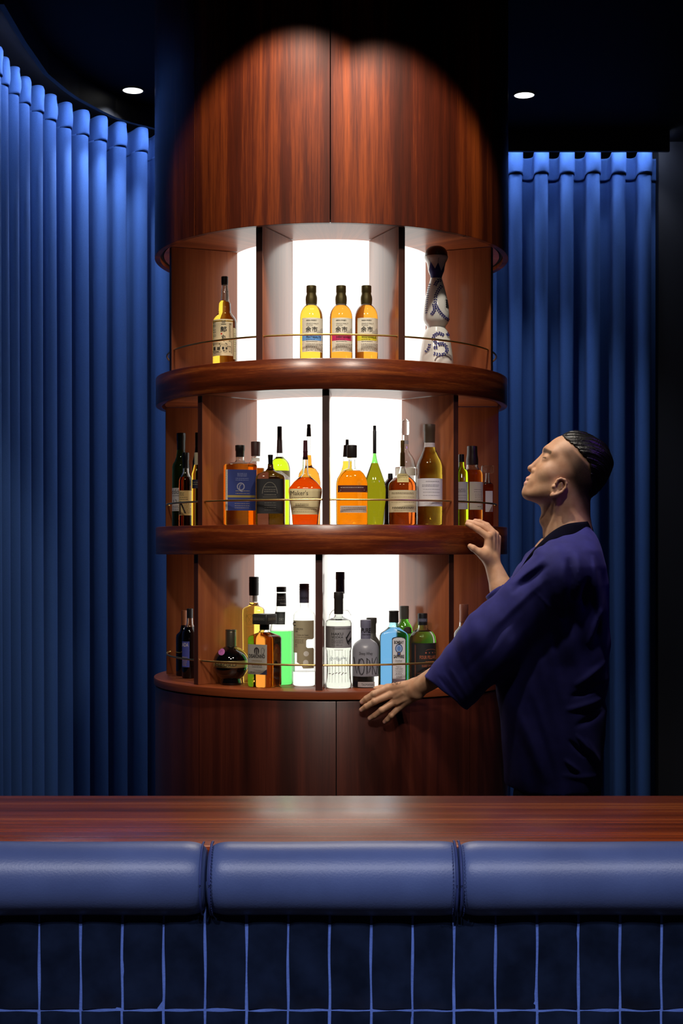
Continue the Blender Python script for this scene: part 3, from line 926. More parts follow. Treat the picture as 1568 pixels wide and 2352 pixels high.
b.shape([(1467, 11.6), (1469, 13.5), (1473, 20), (1478, 25.6), (1485, 29.6), (1494, 31.2), (1552, 31.4), (1582, 31)])
b.solid('frosted_body', b.z(1467), b.z(1552), M_WHEY)
b.solid('clear_heel', b.z(1552) - .0003, 0, G_CLEAR)
b.cap([(1424, 12.4), (1440, 12.4), (1444, 11), (1448, 11.4), (1468, 11.8)], paint((112, 112, 134), .45))
b.L = [(b.z(1420), 12 * b.s, 2, 1), (b.z(1468), 12 * b.s, 2, 1)]
b.label(1442, 1458, -10.5, 11, (112, 112, 134), [('t', 'PURE', -9.5, 1454, 11, 20, (20, 20, 24), .03), ('f', -6, 1458, 9, 1, 3, (30, 30, 34))], name='neck_label')
b.shape([(1467, 11.6), (1469, 13.5), (1473, 20), (1478, 25.6), (1485, 29.6), (1494, 31.2), (1552, 31.4), (1582, 31)])
S = lambda pts, w=1.1: ('s', pts, w, (30, 30, 36))
b.label(1498, 1499, 0, 1, (158, 160, 172), [('t', 'Sheep Whey', -15, 1507, 9, 30, (30, 30, 36)),
        S([(-27, 1510), (-24, 1530), (-20, 1549), (-17, 1530), (-15, 1514)], 1.5), S([(-26, 1512), (-22, 1540), (-20, 1547)], 1), S(arc(-10, 1532, 6.5, 19, 0, 360), 1.3), S(arc(-9.4, 1532, 5.4, 17, 20, 390), .9),
        S([(2, 1513), (2, 1549), (8, 1544), (11, 1532), (8, 1518), (1, 1512)], 1.3), S([(3, 1514), (3.4, 1546), (9, 1536), (7, 1520)], .8), S([(14, 1512), (14.5, 1550)], 1.3), S([(24, 1510), (15, 1530), (22, 1550)], 1.3), S([(23, 1512), (15.4, 1531)], .8),
        S([(23, 1550), (26, 1512), (29, 1549)], 1.3), S([(24.6, 1534), (28, 1533)], .9)], name='hand_lettering')
b.label(1567, 1579, -18, 20, (188, 186, 188), [('t', 'TASMANIA', -10, 1576, 5.6, 27, (40, 40, 44))], name='foot_label')
b = Bottle(853, Z3, 'dark grey bottle just behind the frosted vodka', y=-.352, name='spirit_bottle')
b.body([(1452, 10), (1462, 11), (1470, 17), (1480, 21.5), (1582, 22)], M_GREYB)
b.cap([(1419, 12), (1430, 12), (1434, 10.6), (1454, 10.6)], paint((58, 56, 52), .5))
b = Bottle(904, Z3, 'sky blue gin bottle with white arched label and black cap, lowest shelf', y=-.43, name='gin_bottle')
b.body([(1430, 10), (1436, 11), (1442, 14, 2.6, 1), (1449, 23, 4, .85), (1454, 30, 6, .7), (1460, 32.6, 8, .66), (1580, 32.6, 8, .66)], L_BLUE, 1441, glass=pbr('pale_blue_glass', (.6, .9, .97), 0, trans=1))
b.cap([(1403, 11.6), (1405, 11.8), (1406.5, 11), (1430, 11.4)], paint((30, 28, 26), .4))
b.label(1407, 1431, 3, 10.6, (64, 66, 76), [('s', [(4.5, 1409), (4.5, 1430)], .6, (130, 132, 140)), ('f', 6, 1411, 9, 5, 3.6, (130, 132, 140))], name='cap_seal')
WHT = (214, 216, 222)
b.label(1463, 1573, -5, 27, (24, 26, 34), [('p', [(-3.4, 1573), (-3.4, 1470), (-1, 1467), (6, 1465), (16, 1465), (23, 1467), (25.4, 1470), (25.4, 1573)], WHT),
        ('t', 'BOMBAY', 0, 1480, 8, 22, BLK, .04), ('e', 11, 1490, 8.6, 10.6, (60, 92, 150)), ('e', 11, 1490, 6.4, 8, (170, 190, 220)), ('e', 11, 1490, 4.6, 6.2, (96, 140, 206)), ('e', 11, 1502, 4.4, 5, (110, 88, 50)), ('e', 11, 1502, 2.6, 3, (44, 76, 160)), ('s', [(11, 1478), (11, 1481)], 2.4, BLK),
        ('t', 'SAPPHIRE', -1, 1512.5, 8, 24, BLK, .04), ('t', 'Distilled', 3, 1520.5, 4.6, 15, BLK), ('t', 'LONDON', 5, 1525, 2.6, 12, BLK), ('t', 'Vapour', 4, 1534, 4, 13, BLK), ('t', 'INFUSED', 3, 1538, 3, 17, BLK), ('s', [(2, 1540.5), (20, 1540.5)], .5, BLK),
        ('f', 4, 1544, 19, 2, 4, (50, 50, 54)), ('s', [(2, 1550.5), (20, 1550.5)], .5, BLK), ('f', 5, 1554, 18, 2, 3.4, (50, 50, 54)), ('r', -3.4, 1560, 25.4, 1573, (128, 112, 124))], round_top=5)
b = Bottle(928, Z3, 'bright green herbal liqueur bottle with grey ridged cap behind the blue gin', y=-.33, name='liqueur_bottle')
b.body([(1422, 9), (1428, 10), (1434, 14, 2.6, .9), (1441, 17.5, 3, .9), (1452, 19, 3.5, .9), (1580, 19, 3.5, .9)], L_BRIGHTG)
b.cap([(1392, 10.6), (1395, 10.9), (1398, 10.5), (1401, 10.9), (1422, 10.4)], paint((74, 72, 66), .4))
b.label(1440, 1456, -2, 16, (42, 18, 16), [], name='label', round_top=6)
b = Bottle(970, Z3, 'clear gin bottle with a black label printed in copper, right of the blue gin', rho=.503, name='gin_bottle')
b.body([(1436, 10), (1442, 10.4), (1446, 14), (1450, 21), (1456, 27), (1464, 30.4), (1472, 31.4), (1582, 31.4)], G_CLEAR, 1450)
b.cap([(1409, 11), (1411, 11.2), (1436, 11)], paint((20, 21, 24), .4))
b.L, _keep = [(b.z(1400), 11.2 * b.s, 2, 1), (b.z(1440), 11.2 * b.s, 2, 1)], b.L
b.label(1421, 1429, -10.6, 10.8, (72, 74, 92), [('f', -8, 1425, 9, 1, 3, (130, 130, 150))], name='cap_band')
b.L = _keep
COP = (150, 84, 58)
b.label(1478, 1560, -26, 30.4, (30, 30, 33), [('s', [(-18, 1557), (-18, 1482), (29, 1482)], 1.1, (128, 78, 58)), ('s', [(-16.5, 1556), (-16.5, 1484), (29, 1484)], .5, (110, 66, 50)), ('s', [(-18, 1557), (29, 1557)], .8, (110, 66, 50)),
        ('s', arc(17, 1497, 12, 5, 160, 20), 1.4, (104, 66, 52)), ('e', 6, 1500, 1.7, 1.9, (172, 92, 70)), ('e', 14, 1500, 1.3, 1.6, (150, 84, 64)), ('e', 21, 1500, 1.3, 1.6, (150, 84, 64)), ('e', 27, 1500, 1.1, 1.6, (120, 70, 54)),
        ('t', 'FOUR PILLARS', -8, 1514.5, 8.4, 38.5, COP, .03), ('f', 5, 1520, 24, 1, 3, (170, 96, 62)), ('t', 'RARE DRY GIN', -3, 1533, 5.4, 33, (150, 82, 52), .02), ('s', [(-14, 1535.5), (29, 1535.5)], .4, (110, 66, 50)), ('f', 0, 1540, 24, 1, 3, (110, 70, 56)), ('f', -14, 1547, -2, 1, 3, (130, 80, 62))])
b = Bottle(1065, Z3, 'dark plum gin bottle with copper-brown capsule in the right bay of the lowest shelf', y=-.23, name='gin_bottle')
b.body([(1428, 10.5), (1438, 11), (1444, 15), (1449, 20), (1455, 22.6), (1582, 23)], M_PLUM, 1439)
b.cap([(1388, 10), (1402, 10.4), (1403, 9.8), (1430, 10.2)], paint((150, 92, 70), .45))
b.label(1470, 1472, -20, -10, (60, 30, 80), [('e', -3, 1482, 9, 9, (206, 204, 210)), ('r', -21, 1475, -14, 1500, (58, 26, 84))], name='oval_label')
b = Bottle(1089, Z3, 'bottle with small black cap beside the copper-capped gin, mostly behind the sleeve', y=-.165, name='gin_bottle')
b.body([(1425, 6.5), (1436, 7), (1446, 12), (1456, 15), (1582, 15)], M_DARK, 1444)
b.cap([(1415, 8), (1426, 8)], CAPK)
# ================================================================== MATERIALS
M_DRUM = wood('mahogany_drum', (34, 10, 4), (84, 29, 10), (156, 70, 24), rough=0.46, coat=0.12, us=20, vs=0.45, seed=1.3)
M_DOOR = wood('mahogany_door', (38, 14, 11), (64, 25, 18), (88, 38, 26), rough=0.34, coat=0.3, us=26, vs=0.5, seed=4.4)
M_FASC = wood('mahogany_fascia', (44, 14, 6), (92, 36, 14), (158, 84, 34), rough=0.30, coat=0.35, us=60, vs=2.6, seed=7.9)
M_DIV = wood('mahogany_divider', (128, 64, 34), (152, 82, 46), (174, 100, 58), rough=0.40, coat=1.0, us=55, vs=1.0, seed=2.2)
M_EDGE = wood('dark_edge_band', (40, 18, 14), (58, 27, 20), (74, 36, 26), rough=0.5, coat=0.0, us=50, vs=1.0, seed=6.1)
M_SHELF = wood('mahogany_shelf', (98, 42, 20), (134, 64, 32), (160, 84, 44), rough=0.38, coat=0.15, us=40, vs=0.8, seed=5.2)
M_BAR = wood('mahogany_bar_top', (66, 18, 7), (140, 56, 20), (212, 118, 52), rough=0.26, coat=0.1, us=48, vs=0.55, seed=3.7, bump=0.05)
M_BLACK = pbr('black_recess', (9, 8, 9), 0.6)
M_CORE = emission('backlit_panel', (255, 251, 243), 1.75)
M_BRASS = pbr('brass', (226, 196, 124), 0.34, metal=1.0)
M_CEIL = pbr('ceiling_paint', (22, 23, 30), 0.6, spec=0.04)
M_WALL = pbr('dark_wall', (20, 22, 32), 0.7)
M_PELM = pbr('black_pelmet', (7, 7, 10), 0.55)
M_FLOOR = wood('dark_floor', (20, 14, 12), (34, 23, 18), (46, 32, 25), rough=0.4, coat=0.1, us=12, vs=0.7, seed=8.1)
M_CURT = noisy('blue_curtain', (52, 84, 142), (58, 92, 152), scale=400, rough=0.92, bump=0.2, bscale=1300, sheen=0.06, sheen_col=(120, 150, 235), spec=0.2)
M_LED = emission('led_strip', (206, 222, 255), 100.0)
M_LENS = emission('lamp_lens', (255, 252, 245), 2.2)
M_LEATH = noisy('blue_leather', (66, 80, 126), (73, 88, 136), scale=14, rough=0.42, bump=0.22, bscale=420, spec=0.45, bdist=0.0008)
M_WELT = pbr('blue_welt', (46, 58, 112), 0.5)
M_GROUT = noisy('blue_grout', (74, 100, 176), (88, 116, 196), scale=30, rough=0.9, bump=0.3, bscale=300)
M_TILE = noisy('navy_glaze', (15, 21, 37), (24, 33, 56), scale=22, rough=0.09, bump=0.22, bscale=26, spec=0.6, bdist=0.004)

# ================================================================== SETTING
ZC = 3.30


def plane(name, c, sx, sy, m, kind='structure', rot=None, th=0.05):
    o = MB().box((0, 0, 0), (sx, sy, th), grain=1).build(name, m, loc=c)
    if rot:
        o.rotation_euler = rot
    tag(o, kind=kind)
    return o


plane('floor', (0, -1.6, -0.025), 6.2, 8.6, M_FLOOR)
plane('ceiling', (0, -1.6, ZC + 0.025), 6.2, 8.6, M_CEIL)
plane('wall_back', (0, 2.35, ZC / 2), 6.2, ZC - 0.004, M_WALL, rot=(pi / 2, 0, 0))
plane('wall_right', (2.35, -1.7, ZC / 2), ZC - 0.004, 8.0, M_WALL, rot=(0, pi / 2, 0))
plane('wall_left', (-2.6, -1.7, ZC / 2), ZC - 0.004, 8.0, M_WALL, rot=(0, pi / 2, 0))
# dark return wall where the right curtain stops
o = MB().box((0, 0, 0), (0.84, 0.5, ZC - 0.004), grain=2).build('trim_1', M_WALL, loc=(1.925, 1.96, ZC / 2))
tag(o, kind='structure')

# ---- curtain rail line: left curtain bends round, right curtain runs straight
ZT = 3.25
KEY = [(-1.30, 4.70), (-1.305, 5.05), (-1.295, 5.411), (-1.274, 5.52), (-1.252, 5.633), (-1.223, 5.74), (-1.183, 5.84), (-1.146, 5.926),
       (-1.10, 6.026), (-1.023, 6.124), (-.943, 6.199), (-.86, 6.283), (-.76, 6.37), (-.64, 6.45), (-.50, 6.52), (-.34, 6.575), (-.15, 6.605), (0.05, 6.615), (1.49, 6.615)]
PATH = [Vector((CX + x, CY + d, 0)) for x, d in KEY]


def resample(pts, step):
    out = [pts[0].copy()]
    acc = 0.0
    for a, b in zip(pts, pts[1:]):
        L = (b - a).length
        t = step - acc
        while t <= L:
            out.append(a + (b - a) * (t / L))
            t += step
        acc = (acc + L) % step
    return out


FINE = resample(PATH, 0.005)
for _ in range(6):
    FINE = [FINE[0]] + [(FINE[i - 1] + FINE[i] * 2 + FINE[i + 1]) / 4 for i in range(1, len(FINE) - 1)] + [FINE[-1]]


def normals(pts):
    out = []
    for i in range(len(pts)):
        t = (pts[min(i + 1, len(pts) - 1)] - pts[max(i - 1, 0)]).normalized()
        out.append((t, Vector((t.y, -t.x, 0))))        # second: towards the room
    return out


NRM = normals(FINE)


def curtain(name, i0, i1, label, wave, phase, amp):
    t = thing(name, FINE[(i0 + i1) // 2] * 1.0, label, 'curtain', 'blue curtains around the column')
    base = t.location.copy()
    rnd = random.Random(i0 + 5)
    nf = int((i1 - i0) * 0.005 / wave) + 3
    am = [rnd.uniform(0.82, 1.15) for _ in range(nf + 2)]
    sh = [rnd.uniform(-0.09, 0.09) for _ in range(nf + 2)]

    def col(i, zf):
        """fold position for path sample i; zf = 0 at the top .. 1 at the floor"""
        s = (i - i0) * 0.005
        ph = s / wave + phase
        k = int(ph)
        fr = ph - k
        a = (am[k % nf] * (1 - fr) + am[(k + 1) % nf] * fr)
        drift = (sh[k % nf] * (1 - fr) + sh[(k + 1) % nf] * fr) * zf
        th = 2 * pi * (ph + drift)
        c = cos(th)
        n_off = amp * a * (abs(c) ** 0.85) * (1 if c > 0 else -1) * (0.86 + 0.20 * zf + 0.05 * sin(th * .5 + 3 * zf))
        t_off = 0.0115 * sin(2 * th)
        tt, nn = NRM[i]
        return FINE[i] + nn * n_off + tt * t_off

    zs = [0.0, .012, .03, .05, .075, .095, .103, .112, .13, .2, .32, .5, .75, 1.05, 1.4, 1.8, 2.2, 2.6, 3.0, 3.22]
    mb = MB()
    vs, uv, fs = [], [], []
    ids = list(range(i0, i1 + 1))
    for i in ids:
        tt, nn = NRM[i]
        for z in zs[6:]:
            zf = z / 3.22
            p = col(i, zf)
            p = p + nn * (-0.003 if z < 0.108 else 0)
            vs.append((p.x - base.x, p.y - base.y, ZT - z))
            uv.append((i * .005, z))
    m = len(zs) - 6
    for j in range(len(ids) - 1):
        for k in range(m - 1):
            p = j * m + k
            fs.append((p, p + 1, p + m + 1, p + m))
    mb.add(vs, fs, uv)
    o = mb.build('curtain_panel', M_CURT, t, angle=80)
    sm = o.modifiers.new('cloth thickness', 'SOLIDIFY')
    sm.thickness = 0.003
    # heading band sewn along the top
    mb = MB()
    vs, fs = [], []
    zh = zs[:7]
    for i in ids:
        tt, nn = NRM[i]
        for q, z in enumerate(zh):
            p = col(i, z / 3.22)
            bulge = 0.004 + 0.004 * sin(pi * q / 6.0) + (0.003 * sin(i * .9) * sin(q * 1.3))
            p = p + nn * bulge
            sag = 0.016 * (0.5 - 0.5 * cos(2 * pi * (((i - i0) * .005) / wave + phase)))
            vs.append((p.x - base.x, p.y - base.y, ZT - z - sag))
    m = len(zh)
    for j in range(len(ids) - 1):
        for k in range(m - 1):
            p = j * m + k
            fs.append((p, p + 1, p + m + 1, p + m))
    mb.add(vs, fs)
    o = mb.build('curtain_heading', M_CURT, t, angle=80)
    sm = o.modifiers.new('cloth thickness', 'SOLIDIFY')
    sm.thickness = 0.004
    return t


NF = len(FINE)
isplit = min(range(NF), key=lambda i: abs(FINE[i].x + 0.05) + (0 if FINE[i].y > 1.4 else 9))
curtain('curtain', 2, isplit, 'long blue curtain hanging in deep folds, curving round left of the wooden column', 0.1135, 0.43, 0.060)
curtain('curtain', isplit + 14, NF - 3, 'straight blue curtain hanging behind the man, right of the wooden column', 0.1195, 0.15, 0.060)

# ---- black pelmet in front of the curtain tops, with the cove light behind it
pts = [FINE[i] + NRM[i][1] * 0.165 for i in range(0, NF, 4)]
nr = normals(pts)
mb = MB()
vs, fs = [], []
for p, (t_, n_) in zip(pts, nr):
    a, b = p, p + n_ * 0.02
    vs += [(a.x, a.y, ZC - 0.002), (a.x, a.y, 3.207), (b.x, b.y, 3.207), (b.x, b.y, ZC - 0.002)]
for j in range(len(pts) - 1):
    for k in range(4):
        fs.append((4 * j + k, 4 * j + (k + 1) % 4, 4 * j + 4 + (k + 1) % 4, 4 * j + 4 + k))
mb.add(vs, fs + [(0, 1, 2, 3), tuple(4 * (len(pts) - 1) + k for k in (3, 2, 1, 0))])
tag(mb.build('trim_2', M_PELM), kind='structure')


def led(name, ids, off, label, z=3.275):
    t = thing(name, (0, 0, 0), label, 'cove light', 'cove lights behind the pelmet')
    p = [FINE[i] + NRM[i][1] * off + Vector((0, 0, z)) for i in ids]
    mb = MB()
    vs, fs = [], []
    for i, q in zip(ids, p):
        n_ = NRM[i][1]
        for (dn, dz) in ((0, 0), (0.012, 0), (0.012, 0.006), (0, 0.006)):
            w = q + n_ * dn
            vs.append((w.x, w.y, w.z + dz))
    for j in range(len(p) - 1):
        for k in range(4):
            fs.append((4 * j + k, 4 * j + (k + 1) % 4, 4 * j + 4 + (k + 1) % 4, 4 * j + 4 + k))
    e = 4 * (len(p) - 1)
    mb.add(vs, fs + [(0, 1, 2, 3), (e + 3, e + 2, e + 1, e)])
    mb.build('light_strip', M_LED, t)
    mb = MB()
    vs = []
    for i, q in zip(ids, p):
        n_ = NRM[i][1]
        for (dn, dz) in ((-.004, .007), (0.016, .007), (0.016, 0.014), (-.004, 0.014)):
            w = q + n_ * dn
            vs.append((w.x, w.y, w.z + dz))
    mb.add(vs, fs + [(0, 1, 2, 3), (e + 3, e + 2, e + 1, e)])
    mb.build('light_channel', M_BLACK, t)
    return t


led('cove_light', list(range(isplit + 6, NF, 6)), 0.115, 'thin white cove light glowing along the top of the right curtain')
led('cove_light', list(range(4, isplit - 6, 6)), 0.142, 'thin white cove light glowing along the top of the left curtain', 3.2480)

# ---- recessed downlights beside the column
for (px, d, lab) in ((305, 5.865, 'round white recessed ceiling downlight left of the column'),
                     (1203.5, 5.925, 'round white recessed ceiling downlight right of the column')):
    p = W(px, PY0, d)
    t = thing('recessed_downlight', (p.x, p.y, ZC - 0.004), lab, 'ceiling light', 'recessed downlights in the dark ceiling')
    MB().lathe([(0.041, 0.0035), (0.049, 0.0035), (0.049, 0.001), (0.045, -0.001), (0.042, 0.0), (0.041, 0.0035)], 40).build('trim_ring', M_BLACK, t)
    MB().lathe([(0.0001, 0.0015), (0.0412, 0.0015), (0.0412, 0.0035), (0.0001, 0.0035)], 40).build('lens', M_LENS, t)

# ================================================================== BAR IN FRONT
BZ = 1.05
d0, d1 = 1.685, 2.033
BAR = thing('bar_counter', (0.03, CY + 1.80, 0), 'bar counter with mahogany top, blue padded leather armrest and navy tiled front', 'bar counter')
t = BAR
MB().box((0, (d0 + d1) / 2 - 1.80, BZ - 0.017), (3.2, d1 - d0, 0.034), grain=0, bev=0.002).build('bar_top', M_BAR, BAR)

# tiled bar front
DT = 1.655
pitch = 95.35 * DT / F
gz = CZ + (PY0 - 2321.5) * DT / F
x_first = CX + (89 - PX0) * DT / F
GW = 0.0030
trow = 0.152
rows = [(gz + GW / 2, BZ - 0.036, 0), (gz - trow + GW / 2, gz - GW / 2, 1)]
zz = gz - trow
rw = 2
while zz > 0.12:
    rows.append((max(zz - trow + GW / 2, 0.01), zz - GW / 2, rw)); zz -= trow; rw += 1
mb = MB()
rnd = random.Random(3)
for (z0, z1, rr) in rows:
    for k in range(-8, 25):
        xa = x_first + k * pitch + GW / 2
        xb = xa + pitch - GW
        nx, nz = (7, 17) if rr < 2 else (3, 4)
        amp = rnd.uniform(0.0003, 0.0008)
        p1, p2, p3 = rnd.uniform(0, 6), rnd.uniform(0, 6), rnd.uniform(0, 6)
        tx, tz = rnd.uniform(-.010, .010), rnd.uniform(-.006, .006)
        vs, fs = [], []
        for i in range(nx + 1):
            for j in range(nz + 1):
                u, w = i / nx, j / nz
                x = xa + (xb - xa) * u + 0.0005 * sin(w * 9 + p1) * (1 if i in (0, nx) else 0)
                z = z0 + (z1 - z0) * w + 0.0005 * sin(u * 6 + p2) * (1 if j in (0, nz) else 0)
                ed = 0.0022 if i in (0, nx) or j in (0, nz) else (0.0004 if i in (1, nx - 1) or j in (1, nz - 1) else 0)
                y = amp * sin(u * 4 + p1 + 2 * w) * sin(w * 7 + p2) + 0.0004 * sin(w * 15 + u * 3 + p3) + tx * (u - .5) * (xb - xa) + tz * (w - .5) * (z1 - z0) + ed
                vs.append((x - 0.03, CY + DT + y - (CY + 1.80), z))
        for i in range(nx):
            for j in range(nz):
                a = i * (nz + 1) + j
                fs.append((a, a + nz + 1, a + nz + 2, a + 1))
        mb.add(vs, fs)
mb.build('tile_face', M_TILE, t, angle=60)
MB().box((0, -0.1337, (BZ - 0.036) / 2), (3.2, 0.0165, BZ - 0.036), grain=0).build('grout_bed', M_GROUT, t)
MB().box((0, 0.05, (BZ - 0.036) / 2), (3.2, 0.34, BZ - 0.038), grain=0).build('bar_carcass', M_BLACK, t)

# padded leather armrest in three lengths
RC = (CY + 1.666, 1.0165)
RR = 0.0425


def pad(x0, x1, round0, round1, label, seed):
    cx = (x0 + x1) / 2
    N = 60
    rnd = random.Random(seed)
    rings = []
    xs = []
    k = 14
    for i in range(k + 1):
        xs.append(x0 + 0.03 * (i / k) ** 1.6)
    m = 60
    for i in range(1, m):
        xs.append(x0 + 0.03 + (x1 - x0 - 0.06) * i / m)
    for i in range(k + 1):
        xs.append(x1 - 0.03 * ((k - i) / k) ** 1.6)
    vs, fs, uv = [], [], []
    ph = rnd.uniform(0, 6)
    for x in xs:
        e0, e1 = (x - x0), (x1 - x)
        s = 1.0
        if round0 and e0 < 0.03:
            q = 1 - e0 / 0.03
            s -= 0.16 * q ** 3 + 0.08 * q ** 12
        if round1 and e1 < 0.03:
            q = 1 - e1 / 0.03
            s -= (0.05 if round1 == 2 else 0.16) * q ** 3 + (0.03 if round1 == 2 else 0.08) * q ** 12
        s *= 1 + 0.012 * sin(x * 9 + ph) + 0.006 * sin(x * 31 + ph)
        for j in range(N):
            a = 2 * pi * j / N
            ry, rz = 0.0425 * s, RR * s
            y, z = -cos(a) * ry, sin(a) * rz
            if y > 0.019:
                y = 0.019
            vs.append((x - cx, y, z))
            uv.append((x, a * RR))
    for i in range(len(xs) - 1):
        for j in range(N):
            fs.append((i * N + j, i * N + (j + 1) % N, (i + 1) * N + (j + 1) % N, (i + 1) * N + j))
    e = (len(xs) - 1) * N
    fs += [tuple(range(N))[::-1], tuple(e + j for j in range(N))]
    t = MB().add(vs, fs, uv).build('armrest_pad', M_LEATH, BAR, angle=60, loc=(cx - 0.03, RC[0] - (CY + 1.80), RC[1]))
    tag(t, label)

    def seam(x, s, w):
        p = [(x - cx, -cos(a) * 0.0425 * s, sin(a) * RR * s) for a in [(-1.35 + 3.1 * i / 40) for i in range(41)]]
        return MB().tube(p, w, 8)
    return t, cx, seam


xA = CX + (469 - PX0) * 1.63 / F
xB = CX + (1053 - PX0) * 1.63 / F
ta, ca, sa = pad(-1.5, xA - 0.0006, 0, 1, 'blue leather armrest pad at the left end of the bar', 1)
tb, cb, sb = pad(xA + 0.0022, xB, 1, 2, 'middle blue leather armrest pad between the two seams', 2)
tc, cc, sc_ = pad(xB + 0.0012, 1.56, 2, 0, 'blue leather armrest pad at the right end of the bar', 3)


def stitch(t, c, x, s, dx, mat):
    mb = MB()
    for i in range(26):
        a = -1.2 + 2.5 * i / 26
        b = a + 0.058
        pa = (x - c, -cos(a) * 0.0425 * s, sin(a) * RR * s)
        pb = (x - c, -cos(b) * 0.0425 * s, sin(b) * RR * s)
        pm = (x - c, (pa[1] + pb[1]) / 2 * 1.02, (pa[2] + pb[2]) / 2 * 1.02)
        mb.tube([pa, pm, pb], 0.0006, 5)
    return mb.build('stitching', mat, t)


sb(xA + 0.006, 0.975, 0.0016).build('seam_welt', M_WELT, tb)
stitch(tb, cb, xA + 0.0078, 0.985, 0, M_WELT)
sb(xB - 0.0022, 1.0, 0.0014).build('seam_welt', M_WELT, tb)
stitch(tb, cb, xB - 0.0062, 1.012, 0, M_WELT)
sc_(xB + 0.0030, 1.0, 0.0014).build('seam_welt', M_WELT, tc)
stitch(tc, cc, xB + 0.0066, 1.012, 0, M_WELT)
sa(xA - 0.0045, 0.97, 0.0013).build('seam_welt', M_WELT, ta)

# ================================================================== REVOLVING COLUMN
R0, RD = 0.600, 0.570
RCORE = 0.340
Z_SOFF = 2.398


def revolving_tier(name, zb, zt, z1, rot, label, slab=True):
    """slab between zb and zt, fins from zt up to z1"""
    t = thing(name, (0, 0, zb if slab else zt), label, 'shelf', 'revolving shelves stacked on the column')
    o = t.location.z
    if slab:
        mb = MB()
        mb.lathe([(0.575, zt - o - 0.0002), (0.596, zt - o), (0.5985, zt - o - .0008), (R0, zt - o - .003), (R0, zb - o + .003), (0.5985, zb - o + .0008), (0.596, zb - o),
                  (0.579, zb - o), (0.579, zt - o - 0.004), (0.575, zt - o - 0.0002)], 128, along=True)
        mb.build('fascia_ring', M_FASC, t)
        mb = MB()
        mb.lathe([(0.30, zb - o + .006), (0.568, zb - o + .006)], 128, along=False)
        mb.lathe([(0.30, zt - o), (0.576, zt - o)], 128, along=False)
        mb.lathe([(0.568, zb - o + .006), (0.568, zb - o + .02), (0.578, zb - o + .02)], 128)
        mb.build('shelf_board', M_SHELF, t)
    for k in range(8):
        a = radians(rot + 45 * k)
        mb = MB()
        L = RD - RCORE - 0.004
        zlo, zhi = zt - o + 0.0006, z1 - o - 0.002
        mb.box((0, -(RCORE + 0.004 + L / 2), (zlo + zhi) / 2), (0.021, L, zhi - zlo), grain=2, bev=0.0008)
        ob = mb.build('divider', M_DIV, t)
        ob.rotation_euler = (0, 0, a)
        eb = MB().box((0, -(RD + 0.0007), (zlo + zhi) / 2), (0.0212, 0.0014, zhi - zlo), grain=2).build('edge_band', M_EDGE, ob)
    mb = MB()
    mb.lathe([(RCORE, zt - o + .0008), (RCORE, z1 - o - .002), (RCORE - .012, z1 - o - .002), (RCORE - .012, zt - o + .0008), (RCORE, zt - o + .0008)], 128)
    tag(mb.build('light_core', M_CORE, t), 'glowing white backlit core behind the bottles')
    zr = zt - o + 0.0765
    for k in range(8):
        a0 = radians(rot + 45 * k + 1.35)
        a1 = radians(rot + 45 * k + 43.65)
        rr = 0.562
        pts = [((rr - 0.004) * sin(a0 - .006), -(rr - 0.004) * cos(a0 - .006), zr)]
        pts += [(rr * sin(a0 + (a1 - a0) * i / 24), -rr * cos(a0 + (a1 - a0) * i / 24), zr) for i in range(25)]
        pts += [((rr - 0.004) * sin(a1 + .006), -(rr - 0.004) * cos(a1 + .006), zr)]
        mb = MB().tube(pts, 0.0031, 10)
        for q in (0.03, 0.97):
            a = a0 + (a1 - a0) * q
            mb.tube([(rr * sin(a) , -rr * cos(a), zr), ((rr) * sin(a), -(rr) * cos(a), zr - 0.0001)], 0.0036, 10)
        mb.build('guard_rail', M_BRASS, t)
    return t


T1 = revolving_tier('revolving_shelf', 1.888, 1.982, Z_SOFF, 22.5, 'topmost revolving mahogany shelf, with three pale labelled whiskies in its middle bay')
T2 = revolving_tier('revolving_shelf', 1.388, 1.4795, 1.888 + .006, -1.4, 'middle revolving mahogany shelf, packed with amber and green bottles at eye level')
T3 = revolving_tier('revolving_shelf', 0.95, 0.975, 1.388 + .006, -3.5, 'lowest revolving mahogany shelf with clear spirits, standing on the round cabinet', slab=False)

# upper drum
t = thing('drum_cladding', (0, 0, 2.389), 'tall curved mahogany drum above the shelves, reaching up to the ceiling', 'column')
H = ZC - 0.004 - 2.389
for k in range(8):
    g = 0.0016 / 0.6
    a0, a1 = radians(-45 + 45 * k) + g, radians(45 * k) - g
    MB().lathe([(0.585, 0), (0.6025, 0), (0.603, 0.0006), (0.603, H), (0.585, H), (0.585, 0)], 24, a0, a1).build('curved_panel', M_DRUM, t)
MB().lathe([(0.5835, H), (0.5835, 0.012), (0.5735, 0.012), (0.5735, 0.009)], 128).build('recess_ring', M_BLACK, t)
mb = MB()
mb.lathe([(0.05, Z_SOFF - 2.389), (0.572, Z_SOFF - 2.389), (0.572, Z_SOFF - 2.389 + 0.015), (0.05, Z_SOFF - 2.389 + .015), (0.05, Z_SOFF - 2.389)], 128)
mb.build('soffit', M_SHELF, t)

